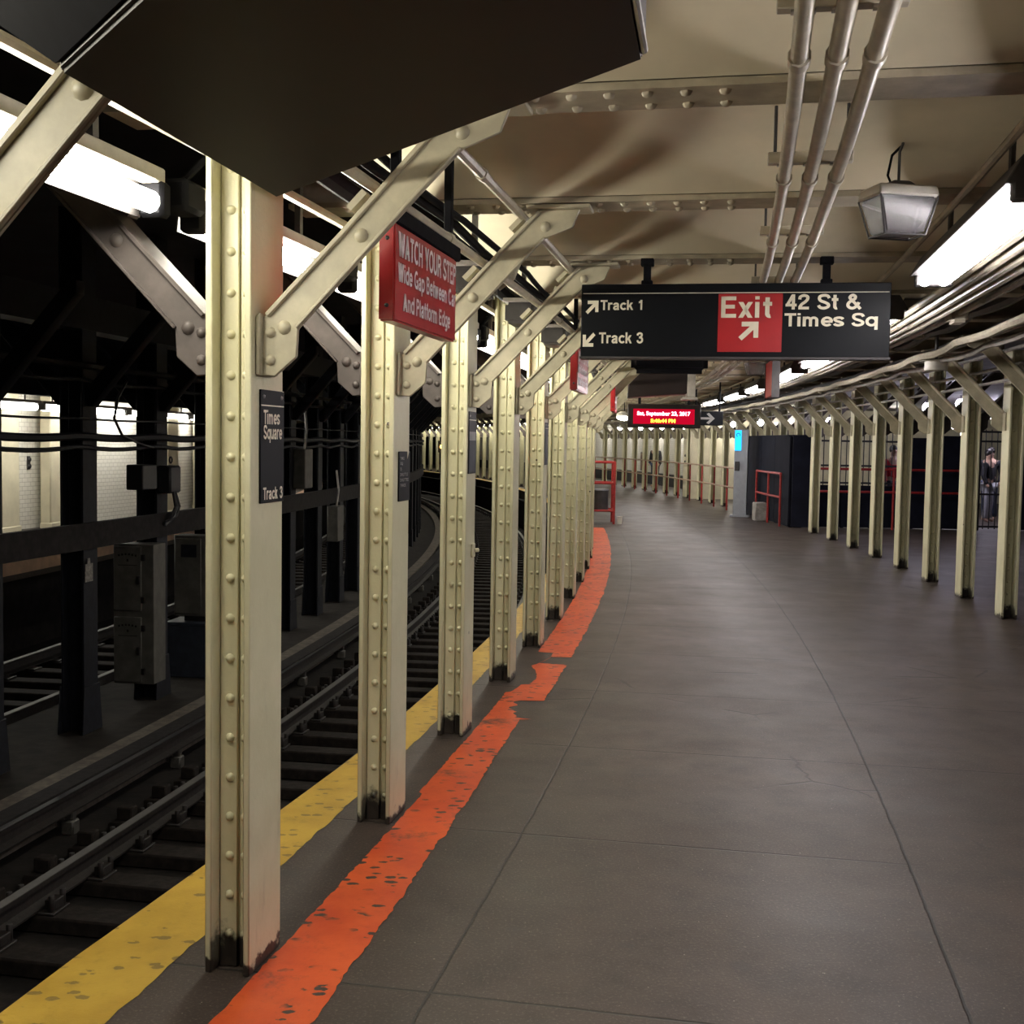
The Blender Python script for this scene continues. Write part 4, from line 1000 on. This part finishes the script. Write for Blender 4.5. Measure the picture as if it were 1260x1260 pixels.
for k in range(4):
    s = 21.9 + 1.45 * k
    t = at('hoarding_panel', 'navy hoarding panel running along the right columns, %s from the corner' % ORD[k], 'hoarding', s, 4.24, 0, group='hoarding panels along the columns')
    h = 1.90
    build('board', MB().box(-.04, 0, -.74, .74, .02, h), 'hoard', t, .004); build('cap', MB().box(-.06, .02, -.74, .74, h, h + .04), 'hoard', t); [build('stud', MB().box(0, .06, y, y + .06, 0, h), 'hoard', t) for y in (-.7, .64)]
cpn = thing('hoarding_panel', 'navy hoarding corner panel facing the platform left of the columns', 'hoarding', W(21.08, 4.50, 0), ang(21.), 'hoarding panels along the columns')
build('board', MB().box(-.25, .26, 0, .04, .02, 1.9), 'hoard', cpn, .004); build('cap', MB().box(-.26, .27, -.01, .05, 1.9, 1.94), 'hoard', cpn)
# railings
def railing(label, pts, group, post_every=1, zs=(1.12, .62), toprail='railcream'):
    t = thing('railing', label, 'railing', pts[0], 0, group); o = Vector(pts[0])
    for p in pts: build('post', MB().tube([Vector(p) - o, Vector(p) - o + Vector((0, 0, zs[0]))], .024, 8), 'redrail', t)
    for z in zs: build('rail', MB().tube([Vector(p) - o + Vector((0, 0, z)) for p in pts], .025, 8), toprail, t)
    return t
for k in range(7):
    a = 25.6 + 3.2 * k
    railing('red posted two-bar railing before the far right columns, %s stretch from the kiosk' % ORD[k], [W(a + j * 1.6, 4.06, 0) for j in range(3)], 'railings before the far columns')
railing('red railing stretch before the navy hoarding, right of the kiosk', [W(21.5, 4.1, 0), W(22.6, 4.07, 0), W(24.1, 4.12, 0)], 'railings before the hoarding', toprail='redrail')
railing('thin red railing across the hoarding behind the right columns', [(6.3, 24.3, 0), (7.9, 24.3, 0), (9.5, 24.3, 0)], 'railings before the hoarding', zs=(1.25, .78), toprail='redrail')
# help kiosk
kk = thing('help_kiosk', 'grey steel kiosk pillar with a glowing blue panel', 'kiosk', W(24.45, 3.80, 0), ang(24.45) - .25)
build('body', MB().box(-.15, .17, 0, .30, .03, 2.08), 'kiosk', kk, .012); build('base', MB().box(-.22, .24, -.06, .36, 0, .05), 'kiosk', kk, .006)
scn = build('screen', MB().box(-.14, .01, -.02, .0, 1.58, 2.06), 'blue_screen', kk, .004)
build('mark', MB().tube([(-.065 + .04 * cos(t), -.022, 1.95 + .04 * sin(t)) for t in [2 * pi * i / 14 - .6 for i in range(12)]], .009, 5), 'blue_dark', scn)
build('intercom', MB().box(-.13, -.02, -.03, 0, 1.1, 1.32), 'lampdark', kk, .006)
tag(build('concrete_block', MB().box(-.13, .13, -.18, .18, 0, .42), 'conduit_grey', bevel=.02), 'pale block on the floor between kiosk and hoarding', 'block').location = (5.62, 26.6, 0)
# red rack and cup at the end of the orange stripe
rk = thing('red_rack', 'red tubular rack standing at the end of the orange stripe', 'rack', W(21.6, .33, 0), ang(21.6))
for x in (-.25, .24):
    for y in (-.35, .35): build('leg', MB().tube([(x, y, 0), (x, y, 1.32)], .026, 8), 'redrail', rk)
for z in (1.30, .86, .28):
    build('rail', MB().tube([(-.25, -.35, z), (.24, -.35, z), (.24, .35, z), (-.25, .35, z), (-.25, -.35, z)], .022, 8), 'redrail', rk)
build('shelf', MB().box(-.24, .23, -.34, .34, .26, .275), 'redrail', rk)
drm = thing('dark_drum', 'dark drum standing on the lower shelf of the red rack', 'drum', W(21.6, .31, .278)); build('body', MB().tube([(0, 0, 0), (0, 0, .42)], .16, 16), 'lampdark', drm); build('lid', MB().tube([(0, 0, .42), (0, 0, .45)], .17, 16), 'kiosk', drm)
cp = thing('paper_cup', 'white paper cup on the floor beside the red rack', 'cup', W(21.3, .70, 0)); build('body', MB().tube([(0, 0, 0), (0, 0, .15)], [.045, .06], 12), 'cup', cp); build('lid', MB().tube([(0, 0, .15), (0, 0, .165)], .064, 12), 'cup', cp)

# white wall with posters behind the far right columns, back wall of the right concourse
struct('wall_right', MB().sweep([(6.3, 0), (6.3, 2.95), (6.5, 2.95), (6.5, 0)], 28.2, 79, 1.), 'tile', 'white tiled wall behind the far right columns', uvs=True)
bb = struct('baseboard_right', MB().sweep([(6.25, 0), (6.25, .50), (6.3, .50), (6.3, 0)], 28.2, 79, 1.), 'iron', 'dark base of the far white wall')
struct('wall_concourse', MB().box(5.6, 18, 37, 37.2, 0, 2.95), 'plaster', 'cream wall at the back of the right concourse', smooth=False)
struct('wall_concourse_side', MB().box(16.6, 16.8, 4, 37, 0, 2.95), 'hoard', 'dark side wall of the right concourse', smooth=False)
for k, s in enumerate((33.4, 38.2, 40.1, 46.5)):
    o = at('poster', 'brown framed poster on the far white wall, %s from the navy hoarding' % ORD[k], 'poster', s, 6.3, 0)
    build('frame', MB().box(-.03, -.002, -.5, .5, .55, 1.35), 'lampdark', o, .005); build('sheet', MB().box(-.034, -.03, -.44, .44, .6, 1.3), 'brownposter', o, smooth=False)
wp = at('wide_pillar', 'wide cream pillar with small black fittings among the far right columns', 'pillar', 34.4, 4.55, 0, kind='thing')
build('shaft', MB().box(-.1, .5, -.25, .25, 0, 2.3), 'plaster', wp, .02); build('fitting', MB().dome((-.1, -.05, 1.35), (-1, 0, 0), .05, 8).dome((-.1, -.05, 1.15), (-1, 0, 0), .05, 8), 'iron', wp)
# globes of the right concourse and lamps over the far corridor
def lampglobe(label, x, y, z, r, group, flat=1., top=2.868):
    t = thing('globe_lamp', label, 'lamp', (x, y, 0), 0, group)
    build('globe', MB().ball((0, 0, z), r, 12, 8, flat), 'globe', t); build('cap', MB().tube([(0, 0, z + r * flat * .85), (0, 0, z + r * flat + .05)], r * .5, 10), 'lampdark', t); build('stem', MB().tube([(0, 0, z + r * flat), (0, 0, top)], .012, 6), 'lampdark', t)
for k, (tx, tz, y, r, fl_) in enumerate(((.3816, .0386, 20.5, .13, .75), (.3802, .0193, 26.5, .2, .5), (.352, .0347, 20.5, .10, 1.), (.3256, .0204, 22., .09, 1.), (.411, .0287, 27.5, .22, .4), (.3840, .0131, 30., .1, 1.), (.27, .022, 27, .12, .8), (.46, .02, 27, .15, .8))):
    lampglobe('glowing violet-white globe lamp over the right concourse, %s of them' % ORD[k], tx * y, y, 1.695 + tz * y, r, 'globe lamps of the concourse', fl_)
t = thing('ceiling_fitting', 'small unlit white drum fitting between the right braces', 'lamp', (.3575 * 10.6, 10.6, 0))
build('drum', MB().tube([(0, 0, 2.40), (0, 0, 2.48)], .10, 14), 'lampshell', t); build('plate', MB().tube([(0, 0, 2.48), (0, 0, 2.495)], .15, 14), 'lampshell', t); build('stem', MB().tube([(0, 0, 2.49), (0, 0, 2.868)], .015, 6), 'lampdark', t)
cl = None
for k, s in enumerate((29.5, 32.5, 35.5, 38.5, 41.5, 44.5, 48, 52)):
    lab = 'lamp over the corridor behind the far right columns, %s from the hoarding' % ORD[k]
    if cl is None:
        cl = at('corridor_lamp', lab, 'lamp', s, 5.5, 0, group='corridor lamps'); build('bulb', MB().ball((0, 0, 2.35), .11, 10, 6, .8), 'tube_corridor', cl); build('stem', MB().tube([(0, 0, 2.43), (0, 0, 2.868)], .015, 6), 'lampdark', cl)
    else: dup(cl, lab, None, s, 5.5, 0)

for k, (x, y) in enumerate(((10.9, 33.5), (8.2, 33.5))):  # extra lamps added to brighten the wall behind gate and fence
    t = thing('added_back_lamp', 'added warm lamp before the cream back wall, %s' % ('over the iron gate', 'seen over the barred fence')[k], 'lamp', (x, y, 0), 0, 'added lamps at the back wall')
    build('bulb', MB().ball((0, 0, 2.45), .12, 10, 6, .8), 'tube_corridor', t); build('stem', MB().tube([(0, 0, 2.53), (0, 0, 2.868)], .015, 6), 'lampdark', t)
# ================================================================== PEOPLE (far behind the fence)
def skin_obj(name, verts, edges, radii, mat, parent, root=0):
    me = bpy.data.meshes.new(name); me.from_pydata(verts, edges, [])
    ob = bpy.data.objects.new(name, me); C.objects.link(ob)
    md = ob.modifiers.new('s', 'SKIN'); md.use_smooth_shade = True
    for i, r in enumerate(radii):
        sv = me.skin_vertices[0].data[i]; sv.radius = r if isinstance(r, tuple) else (r, r); sv.use_root = (i == root)
    ob.modifiers.new('u', 'SUBSURF').levels = 1
    bpy.context.view_layer.update()
    m2 = bpy.data.meshes.new_from_object(ob.evaluated_get(bpy.context.evaluated_depsgraph_get()))
    bpy.data.objects.remove(ob); bpy.data.meshes.remove(me); m2.name = name
    m2.materials.clear(); m2.materials.append(M[mat]); m2.shade_smooth()
    o = bpy.data.objects.new(name, m2); C.objects.link(o); o.parent = parent; return o
def person(label, x, y, rz, top, legs, h=1.0, reach=0.):
    t = thing('person', label, 'person', (x, y, 0), rz)
    t.scale = (h, h, h)
    V = [(0, 0, .95), (0, 0, 1.15), (0, .0, 1.38), (0, .01, 1.50), (0, -.02, 1.62), (0, -.01, 1.70),
         (-.19, 0, 1.40), (-.25, .02, 1.14), (-.24, -.08 - reach, .92 + reach), (.19, 0, 1.40), (.25, .02, 1.14), (.24, -.08, .92),
         (-.10, 0, .88), (-.11, -.02, .50), (-.12, .02, .09), (-.12, -.11, .04), (.10, 0, .88), (.11, -.03, .50), (.13, .02, .09), (.14, -.11, .04),
         (-.24, -.13 - reach, .85 + reach), (.24, -.12, .84)]
    E_ = [(0, 1), (1, 2), (2, 3), (3, 4), (4, 5), (2, 6), (6, 7), (7, 8), (2, 9), (9, 10), (10, 11), (0, 12), (12, 13), (13, 14), (14, 15), (0, 16), (16, 17), (17, 18), (18, 19), (8, 20), (11, 21)]
    r = [(.15, .11), (.13, .10), (.15, .10), .055, .085, .075, .06, .045, .033, .06, .045, .033, .085, .055, .04, .035, .085, .055, .04, .035, .03, .03]
    skin_obj('body', V, E_, r, 'skin', t)
    iv = [0, 1, 2, 6, 7, 8, 9, 10, 11]
    skin_obj('jacket', [V[i] for i in iv], [(0, 1), (1, 2), (2, 3), (3, 4), (4, 5), (2, 6), (6, 7), (7, 8)], [(.175, .13), (.165, .13), (.17, .125), .08, .065, .052, .08, .065, .052], top, t)
    iv = [0, 12, 13, 14, 16, 17, 18]
    skin_obj('trousers', [V[i] for i in iv], [(0, 1), (1, 2), (2, 3), (0, 4), (4, 5), (5, 6)], [(.165, .125), .105, .075, .06, .105, .075, .06], legs, t)
    build('hair', MB().ball((0, .012, 1.675), .095, 12, 8, 1.05), 'hair', t)
    m = MB().box(-.012, .012, -.118, -.085, 1.60, 1.635)
    build('nose', m, 'skin', t, .004)
    for x0 in (-.035, .035): build('eye', MB().ball((x0, -.096, 1.64), .011, 6, 4), 'hair', t)
    return t
person('person in black jacket, left of the pair behind the iron gate', .4055 * 27.2, 27.2, .8, 'cloth_black', 'cloth_pale', .97)
person('person in black top and jeans, right of the pair behind the iron gate', .4175 * 27.2, 27.9, -.6, 'cloth_black', 'cloth_navy', 1.0, .12)
person('person in a red top behind the barred fence', .3240 * 26.6, 26.6, .3, 'cloth_red', 'cloth_navy', 1.0)
person('person in a pale shirt behind the low hoarding at the left fence end', .2475 * 26.0, 26.0, .5, 'cloth_pale', 'cloth_black', .95)
person('person in dark clothes among the far right columns under the date display', .1215 * 46.5, 46.5, -.8, 'cloth_black', 'cloth_navy', 1.0)

# ================================================================== CAMERA, WORLD, COLOUR
pitch, roll, f, h = .05964, -.01648, 1442.68, 1.6952
fwd = Vector((0, cos(pitch), -sin(pitch))); rt = Vector((1, 0, 0)); up = rt.cross(fwd)
r2_ = rt * cos(roll) - up * sin(roll); u2_ = rt * sin(roll) + up * cos(roll)
cam = bpy.data.cameras.new('camera'); co_ = bpy.data.objects.new('camera', cam); C.objects.link(co_)
mt = Matrix((r2_, u2_, -fwd)).transposed().to_4x4(); mt.translation = Vector((0, 0, h)); co_.matrix_world = mt
cam.sensor_width = 36; cam.lens = f / 1260 * 36; cam.clip_start = .05; cam.clip_end = 300
sc.camera = co_
w = bpy.data.worlds.new('tunnel'); sc.world = w; w.use_nodes = True
w.node_tree.nodes['Background'].inputs[0].default_value = (.01, .012, .02, 1); w.node_tree.nodes['Background'].inputs[1].default_value = .1
vs_ = sc.view_settings; vs_.view_transform = 'Standard'; vs_.look = 'None'; vs_.gamma = 1; vs_.use_curve_mapping = False; vs_.exposure = .18
sc.cycles.max_bounces = 6; sc.cycles.use_denoising = True; sc.cycles.sample_clamp_indirect = 6.
sc.cycles.diffuse_bounces = 4
